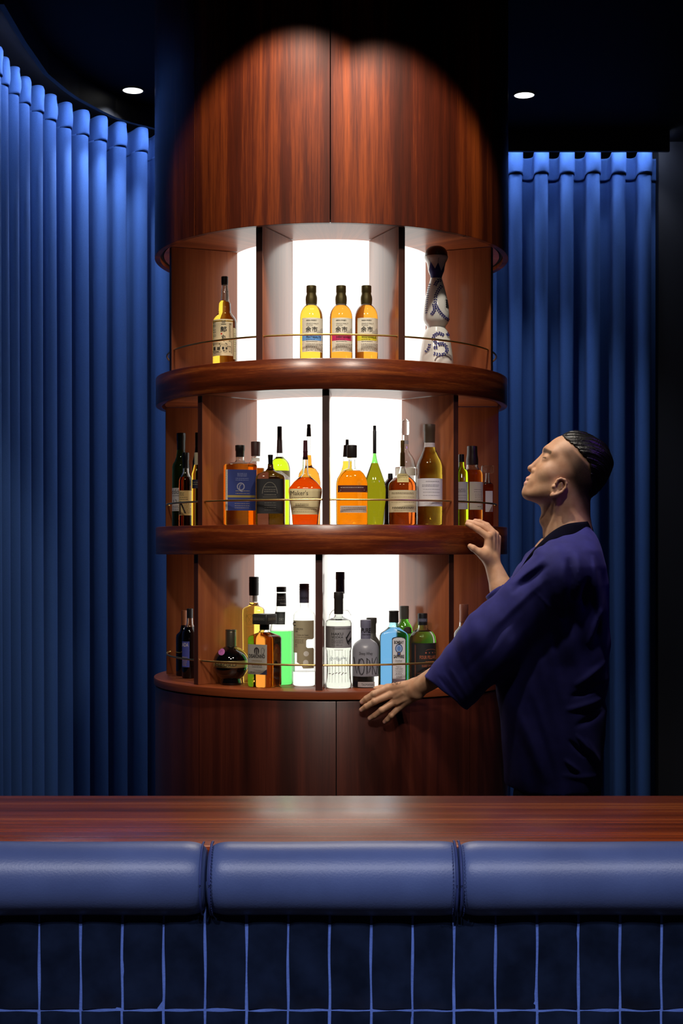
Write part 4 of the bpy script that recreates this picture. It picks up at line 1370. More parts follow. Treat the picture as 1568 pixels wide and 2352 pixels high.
# base cabinet
t = thing('round_cabinet', (0, 0, 0), 'round mahogany base cabinet with curved doors under the lowest shelf', 'cabinet')
for k in range(8):
    g = 0.0015 / 0.6
    a0, a1 = radians(-43.3 + 45 * k) + g, radians(1.7 + 45 * k) - g
    MB().lathe([(0.582, 0.09), (0.6005, 0.09), (0.601, 0.0905), (0.601, 0.9445), (0.6003, 0.9455), (0.582, 0.9455), (0.582, 0.09)], 24, a0, a1).build('curved_door', M_DOOR, t)
MB().lathe([(0.3, 0.949), (0.5805, 0.949), (0.5805, 0.085), (0.56, 0.085), (0.56, 0.0), (0.3, 0.0)], 96).build('cabinet_carcass', M_BLACK, t)
MB().lathe([(0.2, 0.9495), (0.6035, 0.9495), (0.6055, 0.951), (0.606, 0.953), (0.606, 0.972), (0.6052, 0.9742), (0.6035, 0.975), (0.2, 0.975)], 128, along=True).build('countertop', M_SHELF, t)
# ================================================================== PERSON
def smin(a, b, k):
    h = np.clip(0.5 + 0.5 * (b - a) / k, 0, 1)
    return b + (a - b) * h - k * h * (1 - h)


def smax(a, b, k):
    return -smin(-a, -b, k)


def cone(P, a, b, ra, rb):
    a = np.asarray(a, np.float32); b = np.asarray(b, np.float32)
    pa = P - a
    ba = b - a
    h = np.clip(pa @ ba / max(float(ba @ ba), 1e-12), 0, 1)
    return np.linalg.norm(pa - h[:, None] * ba, axis=1) - (ra + (rb - ra) * h)


def ball(P, c, r):
    return np.linalg.norm(P - np.asarray(c, np.float32), axis=1) - r


def ell(P, c, r):
    q = P - np.asarray(c, np.float32)
    r = np.asarray(r, np.float32)
    k0 = np.linalg.norm(q / r, axis=1)
    k1 = np.linalg.norm(q / (r * r), axis=1) + 1e-9
    return k0 * (k0 - 1) / k1


def nets(fn, lo, hi, h):
    """surface nets of the field fn over a box, grid step h"""
    lo = np.asarray(lo, np.float64); hi = np.asarray(hi, np.float64)
    n = np.maximum(((hi - lo) / h).astype(int) + 1, 3)
    ax = [lo[i] + h * np.arange(n[i]) for i in range(3)]
    V = np.empty(n, np.float32)
    yy, zz = np.meshgrid(ax[1], ax[2], indexing='ij')
    slab = max(1, int(400000 / (n[1] * n[2])))
    for i in range(0, n[0], slab):
        xs = ax[0][i:i + slab]
        m = len(xs)
        P = np.empty((m, n[1], n[2], 3), np.float32)
        P[..., 0] = xs[:, None, None]
        P[..., 1] = yy[None]
        P[..., 2] = zz[None]
        V[i:i + m] = fn(P.reshape(-1, 3)).reshape(m, n[1], n[2])
    S = V < 0
    c = np.zeros(n - 1, np.int8)
    for dx in (0, 1):
        for dy in (0, 1):
            for dz in (0, 1):
                c += S[dx:n[0] - 1 + dx, dy:n[1] - 1 + dy, dz:n[2] - 1 + dz]
    act = (c > 0) & (c < 8)
    idx = np.argwhere(act)
    ids = -np.ones(n - 1, np.int64)
    ids[act] = np.arange(len(idx))
    acc = np.zeros((len(idx), 3)); cnt = np.zeros(len(idx))
    cor = [(a, b, d) for a in (0, 1) for b in (0, 1) for d in (0, 1)]
    for p in cor:
        for k in range(3):
            if p[k] == 0:
                q = list(p); q[k] = 1
                va = V[idx[:, 0] + p[0], idx[:, 1] + p[1], idx[:, 2] + p[2]]
                vb = V[idx[:, 0] + q[0], idx[:, 1] + q[1], idx[:, 2] + q[2]]
                m = (va < 0) != (vb < 0)
                t = np.where(m, va / np.where(m, va - vb, 1), 0)
                pt = np.tile(np.array(p, float), (len(idx), 1))
                pt[:, k] = t
                acc[m] += pt[m]; cnt[m] += 1
    verts = lo + h * (idx + acc / cnt[:, None])
    faces = []
    for k in range(3):
        a, b = [(1, 2), (2, 0), (0, 1)][k]
        sl0 = [slice(None)] * 3; sl1 = [slice(None)] * 3
        sl0[k] = slice(0, n[k] - 1); sl1[k] = slice(1, n[k])
        s0, s1 = S[tuple(sl0)], S[tuple(sl1)]
        e = np.argwhere(s0 != s1)
        e = e[(e[:, a] > 0) & (e[:, b] > 0) & (e[:, a] < n[a] - 1) & (e[:, b] < n[b] - 1)]
        q = []
        for (da, db) in ((-1, -1), (0, -1), (0, 0), (-1, 0)):
            w_ = e.copy(); w_[:, a] += da; w_[:, b] += db
            q.append(ids[w_[:, 0], w_[:, 1], w_[:, 2]])
        q = np.stack(q, 1)
        flip = ~s0[e[:, 0], e[:, 1], e[:, 2]]
        q[flip] = q[flip][:, ::-1]
        faces.append(q)
    return verts, np.concatenate(faces)


def mesh_obj(name, parts, mats, parent=None, tone=None):
    """join (verts, faces, material index) into one mesh"""
    V, Fc, MI, o = [], [], [], 0
    for v, f, mi in parts:
        V.append(v); Fc.append(f + o); MI += [mi] * len(f); o += len(v)
    V = np.concatenate(V); Fc = np.concatenate(Fc)
    me = bpy.data.meshes.new(name)
    me.vertices.add(len(V)); me.vertices.foreach_set('co', V.astype(np.float32).ravel())
    me.loops.add(4 * len(Fc)); me.loops.foreach_set('vertex_index', Fc.astype(np.int32).ravel())
    me.polygons.add(len(Fc)); me.polygons.foreach_set('loop_start', np.arange(0, 4 * len(Fc), 4, dtype=np.int32))
    for m in mats:
        me.materials.append(m)
    me.polygons.foreach_set('material_index', np.array(MI, np.int32))
    me.polygons.foreach_set('use_smooth', np.ones(len(Fc), bool))
    me.update(calc_edges=True)
    if tone is not None:
        at = me.color_attributes.new('tone', 'FLOAT_COLOR', 'POINT')
        at.data.foreach_set('color', tone.astype(np.float32).ravel())
    ob = bpy.data.objects.new(name, me)
    COL.objects.link(ob)
    if parent:
        ob.parent = parent
        ob.matrix_parent_inverse = Matrix.Translation(-parent.location)
    return ob


DB = 4.12                                   # distance of the man's mid plane
S_ = DB / F
EAR = np.array(W(1273, 1122, DB), np.float32)


def hp(P):
    """world -> pixel-sized coordinates round the ear: x right, w away, y up"""
    q = (P - EAR) / S_
    return q


CT, ST = 0.883, 0.469


def loc(q):
    """pixel coordinates -> head frame (f forward, w side, u up)"""
    return np.stack([-CT * q[:, 0] + ST * q[:, 2], q[:, 1], ST * q[:, 0] + CT * q[:, 2]], 1)


def sym(L):
    M = L.copy()
    M[:, 1] = np.abs(M[:, 1])
    return M


def f_head(P, full=True):
    q = hp(P)
    L = loc(q)
    M = sym(L)
    d = ell(M, (-14, 0, 76), (74, 57, 60))
    d = smin(d, ell(M, (-30, 0, 44), (57, 52, 52)), 22)
    d = smin(d, ell(M, (16, 0, 20), (46, 51, 68)), 18)
    d = smin(d, cone(M, (-4, 36, -8), (44, 13, -38), 16, 12), 22)
    d = smin(d, ell(M, (50, 0, -37), (13, 17, 13)), 12)
    d = smin(d, ell(M, (54, 0, -12), (12, 22, 20)), 12)
    d = smin(d, ball(M, (36, 30, 20), 14), 20)
    d = smin(d, cone(M, (55, 8, 70), (43, 33, 67), 8, 7), 16)
    d = smax(d, -ell(M, (67, 24, 50), (10, 14, 9)), 12)
    d = smin(d, cone(M, (58, 0, 52), (68, 0, 17), 6, 7.5), 6)
    d = smin(d, ball(M, (69.5, 0, 15), 7.4), 4)
    d = smin(d, ball(M, (60, 10, 12), 6.5), 4)
    d = smax(d, -ball(M, (68, 5, 6), 2.6), 2)
    d = smin(d, ell(M, (63.5, 0, -8.5), (5.6, 16, 4.6)), 4)
    d = smin(d, ell(M, (62, 0, -20), (5.4, 14, 4.8)), 4)
    d = smax(d, -cone(M, (70, 0, -14.5), (63, 13, -15), 1.1, 0.8), 2)
    d = smin(d, ell(M, (50, 23, 49), (9.5, 12.5, 10)), 7)
    d = smax(d, -cone(M, (63, 15, 46.5), (55, 33, 47.5), 0.8, 0.7), 1.6)
    # neck (built upright in the picture frame)
    N = q.copy(); N[:, 1] = np.abs(N[:, 1]) * 1.2
    nk = cone(N, (24, 0, -10), (31, 0, -150), 58, 51)
    nk = smin(nk, ball(N, (-22, 0, -74), 12), 12)
    Q = q.copy(); Q[:, 1] = np.abs(Q[:, 1])
    nk = smin(nk, cone(Q, (-2, 42, -30), (-14, 18, -128), 8, 7), 7)
    nk = smax(nk, -cone(Q, (-22, 38, -60), (-26, 26, -100), 9, 7), 12)
    d = smin(d, nk, 11)
    d = smin(d, cone(Q, (34, 20, -110), (50, 110, -190), 44, 40), 30)
    # ear
    e = ell(M, (-1, 51, -1), (12.5, 6, 22))
    hx = [(9, 6), (9, 14), (4, 20), (-5, 21.5), (-12, 16), (-14.5, 6), (-11.5, -6), (-5, -15), (2, -22)]
    for (a, b) in zip(hx, hx[1:]):
        e = smin(e, cone(M, (a[0], 58, a[1]), (b[0], 58, b[1]), 3.1, 3.1), 2)
    e = smin(e, ell(M, (4, 56, -22), (5, 4, 6)), 3)
    e = smax(e, -ell(M, (1.5, 62, -3), (7, 7, 9)), 3)
    e = smax(e, -cone(M, (3, 62, 14), (-8, 62, 8), 3, 3), 2.5)
    for (a, b) in (((-2, 12), (-7, 2)), ((-7, 2), (-3, -12))):
        e = smin(e, cone(M, (a[0], 57, a[1]), (b[0], 57, b[1]), 2.4, 2.4), 2)
    e = smin(e, ball(M, (9.5, 54, -3), 4), 3)
    return smin(d, e, 3) * S_


def hairline(f):
    """height of the hair edge over the head frame's forward axis"""
    return np.where(f > -37, 84 + (f + 37) * 0.335, 84 + (f + 37) * 1.65)


def f_hair(P):
    L = loc(hp(P))
    M = sym(L)
    v = ell(M, (-16, 0, 82), (76, 59, 65))
    v = smin(v, ell(M, (-34, 0, 88), (63, 58.5, 57)), 10)
    v = smin(v, ell(M, (-44, 0, 52), (50, 50, 54)), 12)
    f, w_, u = L[:, 0], L[:, 1], L[:, 2]
    c = u * 0.75 - np.abs(w_) * 0.62 + 0.18 * f
    v = v + 0.7 * np.sin(c * 0.55 + 2.6 * np.sin(f * 0.05 + .4)) + 0.45 * np.sin(c * 1.25 + f * 0.08 + 2 * np.sin(f * .03 + c * .11)) + 0.35 * np.sin(c * 2.1 - f * .05) + 1.0 * np.sin(f * 0.06 + c * 0.16)
    edge = (hairline(f) - u) * 0.86
    v = smax(v, edge + 1.0 * np.sin(f * .5), 4)
    v = smax(v, (f - (45 - (u - 108) * 0.5)) * 0.8 + 1.2 * np.sin(w_ * 0.5), 5)
    return v * S_


def V3(px, py, d):
    return np.array(W(px, py, d), np.float32)


# ---- hands: chains of (pixel x, pixel y, distance, radius in mm)
def chain(P, pts, k=0.003):
    d = None
    for a, b in zip(pts, pts[1:]):
        c = cone(P, V3(*a[:3]), V3(*b[:3]), a[3] / 1000, b[3] / 1000)
        d = c if d is None else smin(d, c, k)
    return d


NEAR_F = {
    'index': [(889, 1580, 4.276, 11.2), (858, 1593.5, 4.262, 9.6), (841, 1604.5, 4.270, 8.6), (831, 1612.5, 4.279, 7.6)],
    'middle': [(897, 1595, 4.270, 11.4), (860, 1611, 4.258, 9.9), (841, 1622.5, 4.268, 8.8), (830, 1630.5, 4.279, 7.8)],
    'ring': [(908, 1610, 4.272, 11.0), (876, 1631, 4.260, 9.5), (860, 1643.5, 4.270, 8.4), (849, 1650, 4.279, 7.4)],
    'little': [(918, 1623, 4.280, 10.2), (898, 1643.5, 4.270, 8.6), (889.5, 1652.5, 4.277, 7.6), (883, 1658, 4.284, 6.7)],
}
NEAR_T = [(930, 1584, 4.300, 13.0), (897, 1581, 4.322, 10.5), (875, 1580, 4.330, 9.4), (863, 1581.5, 4.330, 7.6)]
WR = (957, 1583.5, 4.235)


def f_near(P):
    d = None
    heads = {}
    for k, pts in NEAR_F.items():
        c = chain(P, pts)
        p = pts[1]
        c = smin(c, ball(P, V3(p[0], p[1], p[2] - .002), p[3] / 1000 * 0.96), .003)
        d = c if d is None else smin(d, c, 0.0035)
    # palm: metacarpals fanning from the wrist
    wy = {'index': (948, 1572), 'middle': (950, 1579), 'ring': (952, 1587), 'little': (954, 1596)}
    pal = None
    for k, pts in NEAR_F.items():
        a = wy[k]
        c = cone(P, V3(a[0], a[1], 4.246), V3(pts[0][0], pts[0][1], pts[0][2] + .002), .0160, .0116)
        pal = c if pal is None else smin(pal, c, .013)
    for k in ('index', 'middle', 'ring', 'little'):
        pts = NEAR_F[k]
        pal = smin(pal, ball(P, V3(pts[0][0], pts[0][1], pts[0][2] - .003), .0098), .005)
        a = wy[k]
        # tendons and veins on the back of the hand
        pal = smin(pal, cone(P, V3(a[0] - 8, a[1], 4.2375), V3(pts[0][0] + 4, pts[0][1], pts[0][2] - .0068), .0034, .0034), .009)
    for (a, b) in (((905, 1603), (925, 1592)), ((925, 1592), (944, 1577)), ((912, 1617), (935, 1604)), ((935, 1604), (950, 1590))):
        pal = smin(pal, cone(P, V3(a[0], a[1], 4.2612), V3(b[0], b[1], 4.2448), .0022, .0024), .008)
    th = chain(P, NEAR_T)
    pal = smin(pal, cone(P, V3(945, 1588, 4.25), V3(928, 1586, 4.29), .018, .014), .012)
    d = smin(d, pal, .005)
    d = smin(d, th, .007)
    fa = cone(P, V3(*WR), V3(1122, 1478, 4.03), .0245, .042)
    fa = smin(fa, ball(P, V3(961, 1597, 4.226), .011), .018)
    fa = smin(fa, cone(P, V3(955, 1570, 4.245), V3(1010, 1543, 4.185), .016, .026), .01)
    d = smin(d, fa, .014)
    # the hand rests on the cabinet: flatten it where it touches the counter edge and the doors
    r = np.hypot(P[:, 0], P[:, 1])
    top = np.maximum(r - .6078, P[:, 2] - .9768)
    return smax(d, -top, .002)


FAR_D = 4.40
FAR_F = {
    'index': [(1121, 1233, FAR_D - .006, 11.4), (1098, 1217, FAR_D - .008, 9.6), (1082, 1207.5, FAR_D - .006, 8.6), (1073, 1203.5, FAR_D - .004, 7.4)],
    'middle': [(1130, 1225, FAR_D + .010, 11.6), (1108, 1209, FAR_D + .012, 9.8), (1086, 1201.5, FAR_D + .012, 8.8), (1075, 1198.5, FAR_D + .012, 7.6)],
    'ring': [(1137, 1228, FAR_D + .030, 11.0), (1118, 1207, FAR_D + .034, 9.4), (1101, 1199, FAR_D + .034, 8.4), (1091, 1196.5, FAR_D + .034, 7.2)],
    'little': [(1142, 1236, FAR_D + .048, 10.0), (1128, 1217, FAR_D + .054, 8.4), (1115, 1208, FAR_D + .054, 7.4), (1107, 1205, FAR_D + .054, 6.5)],
}
FAR_T = [(1116, 1279, FAR_D - .012, 14.5), (1099, 1267.5, FAR_D - .022, 11.5), (1086, 1259, FAR_D - .026, 10.2), (1079.5, 1254.5, FAR_D - .026, 8.2)]


def f_far(P):
    d = None
    for k, pts in FAR_F.items():
        c = chain(P, pts)
        d = c if d is None else smin(d, c, 0.0035)
    base = {'index': (1120, 1284, -.004), 'middle': (1126, 1283, .008), 'ring': (1132, 1284, .02), 'little': (1137, 1287, .03)}
    pal = None
    for k, pts in FAR_F.items():
        a = base[k]
        c = cone(P, V3(a[0], a[1], FAR_D + a[2]), V3(*pts[0][:3]), .0155, .0115)
        pal = c if pal is None else smin(pal, c, .010)
    d = smin(d, pal, .005)
    d = smin(d, chain(P, FAR_T), .008)
    d = smin(d, cone(P, V3(1112, 1272, FAR_D - .012), V3(1124, 1284, FAR_D), .019, .019), .012)
    fa = cone(P, V3(1128, 1288, FAR_D + .012), V3(1152, 1352, FAR_D), .0235, .036)
    fa = smin(fa, cone(P, V3(1152, 1352, FAR_D), V3(1178, 1402, FAR_D - .01), .036, .044), .01)
    d = smin(d, fa, .014)
    return d


def f_core(P):
    """torso, upper arms and legs inside the clothes"""
    d = cone(P, V3(1300, 1300, DB), V3(1275, 1560, DB), .105, .10)
    d = smin(d, cone(P, V3(1300, 1300, DB - .10), V3(1300, 1300, DB + .10), .075, .075), .05)
    d = smin(d, cone(P, V3(1270, 1690, DB - .06), V3(1270, 1690, DB + .06), .09, .09), .06)
    d = smin(d, cone(P, V3(1275, 1310, DB - .16), V3(1122, 1478, 4.03), .055, .042), .03)
    d = smin(d, cone(P, V3(1270, 1310, DB + .16), V3(1178, 1402, FAR_D - .01), .055, .044), .03)
    zf = lambda z: (CZ - z) * F / DB + PY0
    for sd, x0, x1 in ((-1, 1240, 1228), (1, 1308, 1300)):
        d = smin(d, cone(P, V3(x0 + 14, 1720, DB + sd * .07), V3(x1 + 6, zf(.48), DB + sd * .10), .055, .050), .03)
        d = smin(d, cone(P, V3(x1 + 6, zf(.48), DB + sd * .10), V3(x1 + 16, zf(.10), DB + sd * .10), .055, .038), .02)
        d = smin(d, cone(P, V3(x1 + 16, zf(.06), DB + sd * .10), V3(x1 - 100, zf(.045), DB + sd * .12), .040, .030), .02)
    return d


def box_of(pts, m):
    A = np.array([V3(*p[:3]) for p in pts])
    return A.min(0) - m, A.max(0) + m


man = thing('person', (float(V3(1270, 1265, DB)[0]), DB - 4.89, 0.0), 'person in a dark blue kimono jacket, looking up and reaching to the shelves', 'person')
h_lo = V3(1185, 1262, DB - .20); h_hi = V3(1412, 975, DB + .20)
head = nets(f_head, np.minimum(h_lo, h_hi), np.maximum(h_lo, h_hi), 0.0021)
lo, hi = box_of([p for k in NEAR_F.values() for p in k] + NEAR_T + [(1030, 1520, 4.1)], .035)
near = nets(f_near, lo, hi, 0.0016)
lo, hi = box_of([p for k in FAR_F.values() for p in k] + FAR_T + [(1185, 1402, 4.40)], .03)
far = nets(f_far, lo, hi, 0.0017)
c_lo = np.array([V3(1050, 1265, DB)[0], DB - 4.89 - .36, 0.012]); c_hi = np.array([V3(1420, 1265, DB)[0], DB - 4.89 + .40, 1.45])
core = nets(f_core, c_lo, c_hi, 0.012)

# pigment: cropped side hair and eyebrows (red channel), lips and nails (green channel)
sm01 = lambda x: np.clip(x, 0, 1) ** 2 * (3 - 2 * np.clip(x, 0, 1))
L = loc(hp(head[0].astype(np.float32)))
M = sym(L)
f, u, w_ = M[:, 0], M[:, 2], M[:, 1]
front = 27 - 0.0 * u + 18 * np.exp(-((u - 80) / 13.0) ** 2) - 20 * np.exp(-((u - 42) / 16.0) ** 2)
low = np.where(f > -20, 20, 20 - (-20 - f) * 0.75)
st = sm01((front - f) / 32.0) * sm01((u - low + 12) / 34.0)
st *= 0.66 + 0.34 * sm01((6 - f) / 30.0)
st *= 1 - 0.7 * np.exp(-((u - hairline(f) + 6) / 3.5) ** 2) * sm01((f + 44) / 12) * sm01((14 - f) / 10)      # shaved parting under the top hair
st[(w_ > 50) & (np.abs(u) < 27) & (f > -17) & (f < 14)] = 0.0
br = np.maximum(0, 1 - cone(M, (61, 8, 67), (49, 35, 65), 4.5, 4) / 1.5 - 1) if False else sm01(1.0 - np.maximum(cone(M, (63, 9, 66), (50, 36, 64), 4, 3), 0) / 3.0)
lash = sm01(1.0 - np.maximum(cone(M, (61, 15, 47), (54, 34, 48), 1.2, 1), 0) / 1.8)
stub = np.clip(np.maximum(np.maximum(st * 0.93, br * 0.8), lash * .75), 0, 1)
lips = sm01(1 - np.maximum(np.minimum(ell(M, (65, 0, -9), (6, 15, 4)), ell(M, (63, 0, -20), (6, 13, 4.5))), 0) / 2.0)


def tone_of(n, r=None, g=None):
    t = np.zeros((n, 4)); t[:, 3] = 1
    if r is not None:
        t[:, 0] = r
    if g is not None:
        t[:, 1] = g
    return t


def nails(v, F_, side):
    g = np.zeros(len(v))
    for pts in F_.values():
        a, b = V3(*pts[-2][:3]), V3(*pts[-1][:3])
        ax = (b - a) / np.linalg.norm(b - a)
        c = b + ax * 0.001 + np.array([0, -side, 0.0035]) * (pts[-1][3] / 1000 * 0.95) * np.array([1, 1, 0])
        q = v - c
        t = q @ ax
        r = np.linalg.norm(q - t[:, None] * ax, axis=1)
        g = np.maximum(g, sm01(2.2 * (1 - np.sqrt((t / .0068) ** 2 + (r / .0060) ** 2))))
    return g


ink = np.zeros(len(near[0]))
tc_ = [(904 + 6.5 * cos(a), 1566.5 + 4.2 * sin(a)) for a in np.linspace(0, 2 * pi, 20)] + [(911 + 6 * cos(a), 1565.5 + 3.4 * sin(a)) for a in np.linspace(0, 2 * pi, 20)]
tt = np.concatenate([tone_of(len(head[0]), stub, lips), tone_of(len(near[0]), None, nails(near[0], NEAR_F, 1)), tone_of(len(far[0])), tone_of(len(core[0]))])

m, nt, out = newmat('skin')
b = node(nt, 'ShaderNodeBsdfPrincipled')
at = node(nt, 'ShaderNodeAttribute', attribute_name='tone')
sp = node(nt, 'ShaderNodeSeparateColor')
nt.links.new(at.outputs['Color'], sp.inputs[0])
tcn = node(nt, 'ShaderNodeTexCoord')
nz = node(nt, 'ShaderNodeTexNoise'); nz.inputs['Scale'].default_value = 34; nz.inputs['Detail'].default_value = 4
nt.links.new(tcn.outputs['Object'], nz.inputs['Vector'])
rp = ramp(nt, [(0.3, (196, 146, 114)), (0.7, (216, 170, 138))])
nt.links.new(nz.outputs['Fac'], rp.inputs[0])
mx = node(nt, 'ShaderNodeMix', data_type='RGBA')
nt.links.new(sp.outputs[1], mx.inputs[0]); nt.links.new(rp.outputs[0], mx.inputs[6]); mx.inputs[7].default_value = lin((228, 172, 158))
n3 = node(nt, 'ShaderNodeTexNoise'); n3.inputs['Scale'].default_value = 700; n3.inputs['Detail'].default_value = 2
nt.links.new(tcn.outputs['Object'], n3.inputs['Vector'])
ma = node(nt, 'ShaderNodeMath', operation='MULTIPLY_ADD'); ma.inputs[1].default_value = 0.3; ma.inputs[2].default_value = 0.84
nt.links.new(n3.outputs['Fac'], ma.inputs[0])
mb_ = node(nt, 'ShaderNodeMath', operation='MULTIPLY', use_clamp=True)
nt.links.new(ma.outputs[0], mb_.inputs[0]); nt.links.new(sp.outputs[0], mb_.inputs[1])
mx2 = node(nt, 'ShaderNodeMix', data_type='RGBA')
nt.links.new(mb_.outputs[0], mx2.inputs[0]); nt.links.new(mx.outputs[2], mx2.inputs[6]); mx2.inputs[7].default_value = lin((26, 22, 20))
nt.links.new(mx2.outputs[2], b.inputs['Base Color'])
b.inputs['Roughness'].default_value = 0.5
b.inputs['Specular IOR Level'].default_value = 0.35
b.inputs['Subsurface Weight'].default_value = 0.12
b.inputs['Subsurface Radius'].default_value = (0.012, 0.005, 0.003)
b.inputs['Subsurface Scale'].default_value = 0.5
bp = node(nt, 'ShaderNodeBump'); bp.inputs['Strength'].default_value = 0.12; bp.inputs['Distance'].default_value = 0.001
n4 = node(nt, 'ShaderNodeTexNoise'); n4.inputs['Scale'].default_value = 420; n4.inputs['Detail'].default_value = 3
nt.links.new(tcn.outputs['Object'], n4.inputs['Vector'])
nt.links.new(n4.outputs['Fac'], bp.inputs['Height'])
nt.links.new(bp.outputs[0], b.inputs['Normal'])
nt.links.new(b.outputs[0], out.inputs[0])
M_SKIN = m
mesh_obj('body', [head + (0,), near + (0,), far + (0,), core + (0,)], [M_SKIN], man, tt)

M_HAIR = noisy('black_hair', (6, 6, 7), (16, 15, 15), scale=60, rough=0.36, bump=0.4, bscale=260, stretch=(1, 1, 1), spec=0.6)
h_lo = V3(1275, 1170, DB - .1); h_hi = V3(1415, 975, DB + .1)
hv = nets(f_hair, np.minimum(h_lo, h_hi), np.maximum(h_lo, h_hi), 0.0019)
o = mesh_obj('hair', [hv + (0,)], [M_HAIR], man)
o['label'] = 'glossy black hair swept back, sides cropped'

# ---- little line tattoo on the back of the near hand
nv = near[0]
npx = PX0 + (nv[:, 0] - CX) * F / (nv[:, 1] - CY); npy = PY0 - (nv[:, 2] - CZ) * F / (nv[:, 1] - CY)


def on_hand(px, py):
    k = (npx - px) ** 2 + (npy - py) ** 2 < 9
    y = nv[k, 1].min() if k.any() else 4.24 + CY
    return W(px, py, y - CY - .0002) - man.location


mb = MB()
for cx_, cy_, rx_, ry_ in ((906, 1568, 6.5, 5), (914, 1567, 6, 3.6)):
    mb.tube([on_hand(cx_ + rx_ * cos(2 * pi * i / 24), cy_ + ry_ * sin(2 * pi * i / 24)) for i in range(25)], .0004, 5)
mb.tube([on_hand(903, 1571), on_hand(910, 1565)], .0004, 5)
mb.tube([on_hand(904, 1565), on_hand(909, 1571)], .0004, 5)
tag(mb.build('tattoo', pbr('tattoo_ink', (70, 56, 54), .6), man), 'small line tattoo of two linked circles')


# ---- jacket
TL = [(1213, 1300, 1348, .050), (1226, 1272, 1358, .080), (1240, 1246, 1364, .115), (1265, 1220, 1373, .165), (1300, 1190, 1386, .195), (1340, 1168, 1393, .200), (1400, 1151, 1397, .195),
      (1480, 1142, 1397, .185), (1520, 1140, 1395, .18), (1555, 1138, 1398, .18), (1585, 1138, 1393, .178), (1606, 1139, 1389, .178), (1628, 1141, 1394, .18), (1665, 1145, 1389, .186), (1700, 1149, 1386, .19), (1803, 1160, 1379, .195)]
tz = np.array([W(0, q[0], DB).z for q in TL])[::-1]
txc = np.array([(W(q[1], 0, DB).x + W(q[2], 0, DB).x) / 2 for q in TL])[::-1]
thx = np.array([(q[2] - q[1]) / 2 * S_ for q in TL])[::-1]
thy = np.array([q[3] for q in TL])[::-1]
HEM = W(0, 1803, DB).z
YM = DB - 4.89
# wrinkles: (x1, y1, x2, y2, half width, height in mm), positive stands out
WR_ = [(1290, 1280, 1301, 1380, 6, -9), (1338, 1324, 1320, 1384, 6, -9), (1339, 1336, 1331, 1402, 4, -7), (1310, 1268, 1318, 1378, 6, 6), (1352, 1275, 1364, 1410, 5, 6), (1367, 1310, 1384, 1490, 6, 8),
       (1276, 1290, 1282, 1430, 6, 4), (1224, 1270, 1160, 1314, 3.5, -9), (1238, 1282, 1166, 1342, 4.5, 7), (1246, 1296, 1166, 1362, 4.5, -8), (1242, 1322, 1140, 1432, 7, 5), (1226, 1350, 1110, 1472, 6, -5),
       (1256, 1366, 1284, 1424, 4, -7), (1344, 1480, 1376, 1396, 5, 7), (1362, 1480, 1376, 1410, 3, -5), (1310, 1572, 1394, 1520, 5, 8), (1300, 1598, 1390, 1570, 5, -8), (1290, 1626, 1390, 1604, 5, 9), (1310, 1664, 1390, 1634, 5, -7),
       (1314, 1680, 1356, 1728, 3.2, 8), (1296, 1692, 1336, 1734, 3.2, -7), (1286, 1736, 1326, 1768, 3.2, 8), (1336, 1690, 1380, 1756, 4, 6), (1280, 1772, 1376, 1782, 4, 4), (1176, 1610, 1250, 1795, 8, 6), (1212, 1596, 1270, 1795, 7, -6),
       (1156, 1600, 1164, 1795, 5, -6), (1200, 1430, 1100, 1580, 9, 5), (1166, 1420, 1056, 1556, 6, -5), (1056, 1510, 1098, 1606, 4, -4), (1032, 1532, 1080, 1612, 3, 4), (1008, 1556, 1062, 1624, 2.2, -4), (1020, 1548, 1068, 1616, 2.2, 3),
       (1300, 1440, 1330, 1560, 8, 5), (1260, 1440, 1290, 1600, 8, -5), (1210, 1350, 1280, 1424, 1.6, 2.4)]


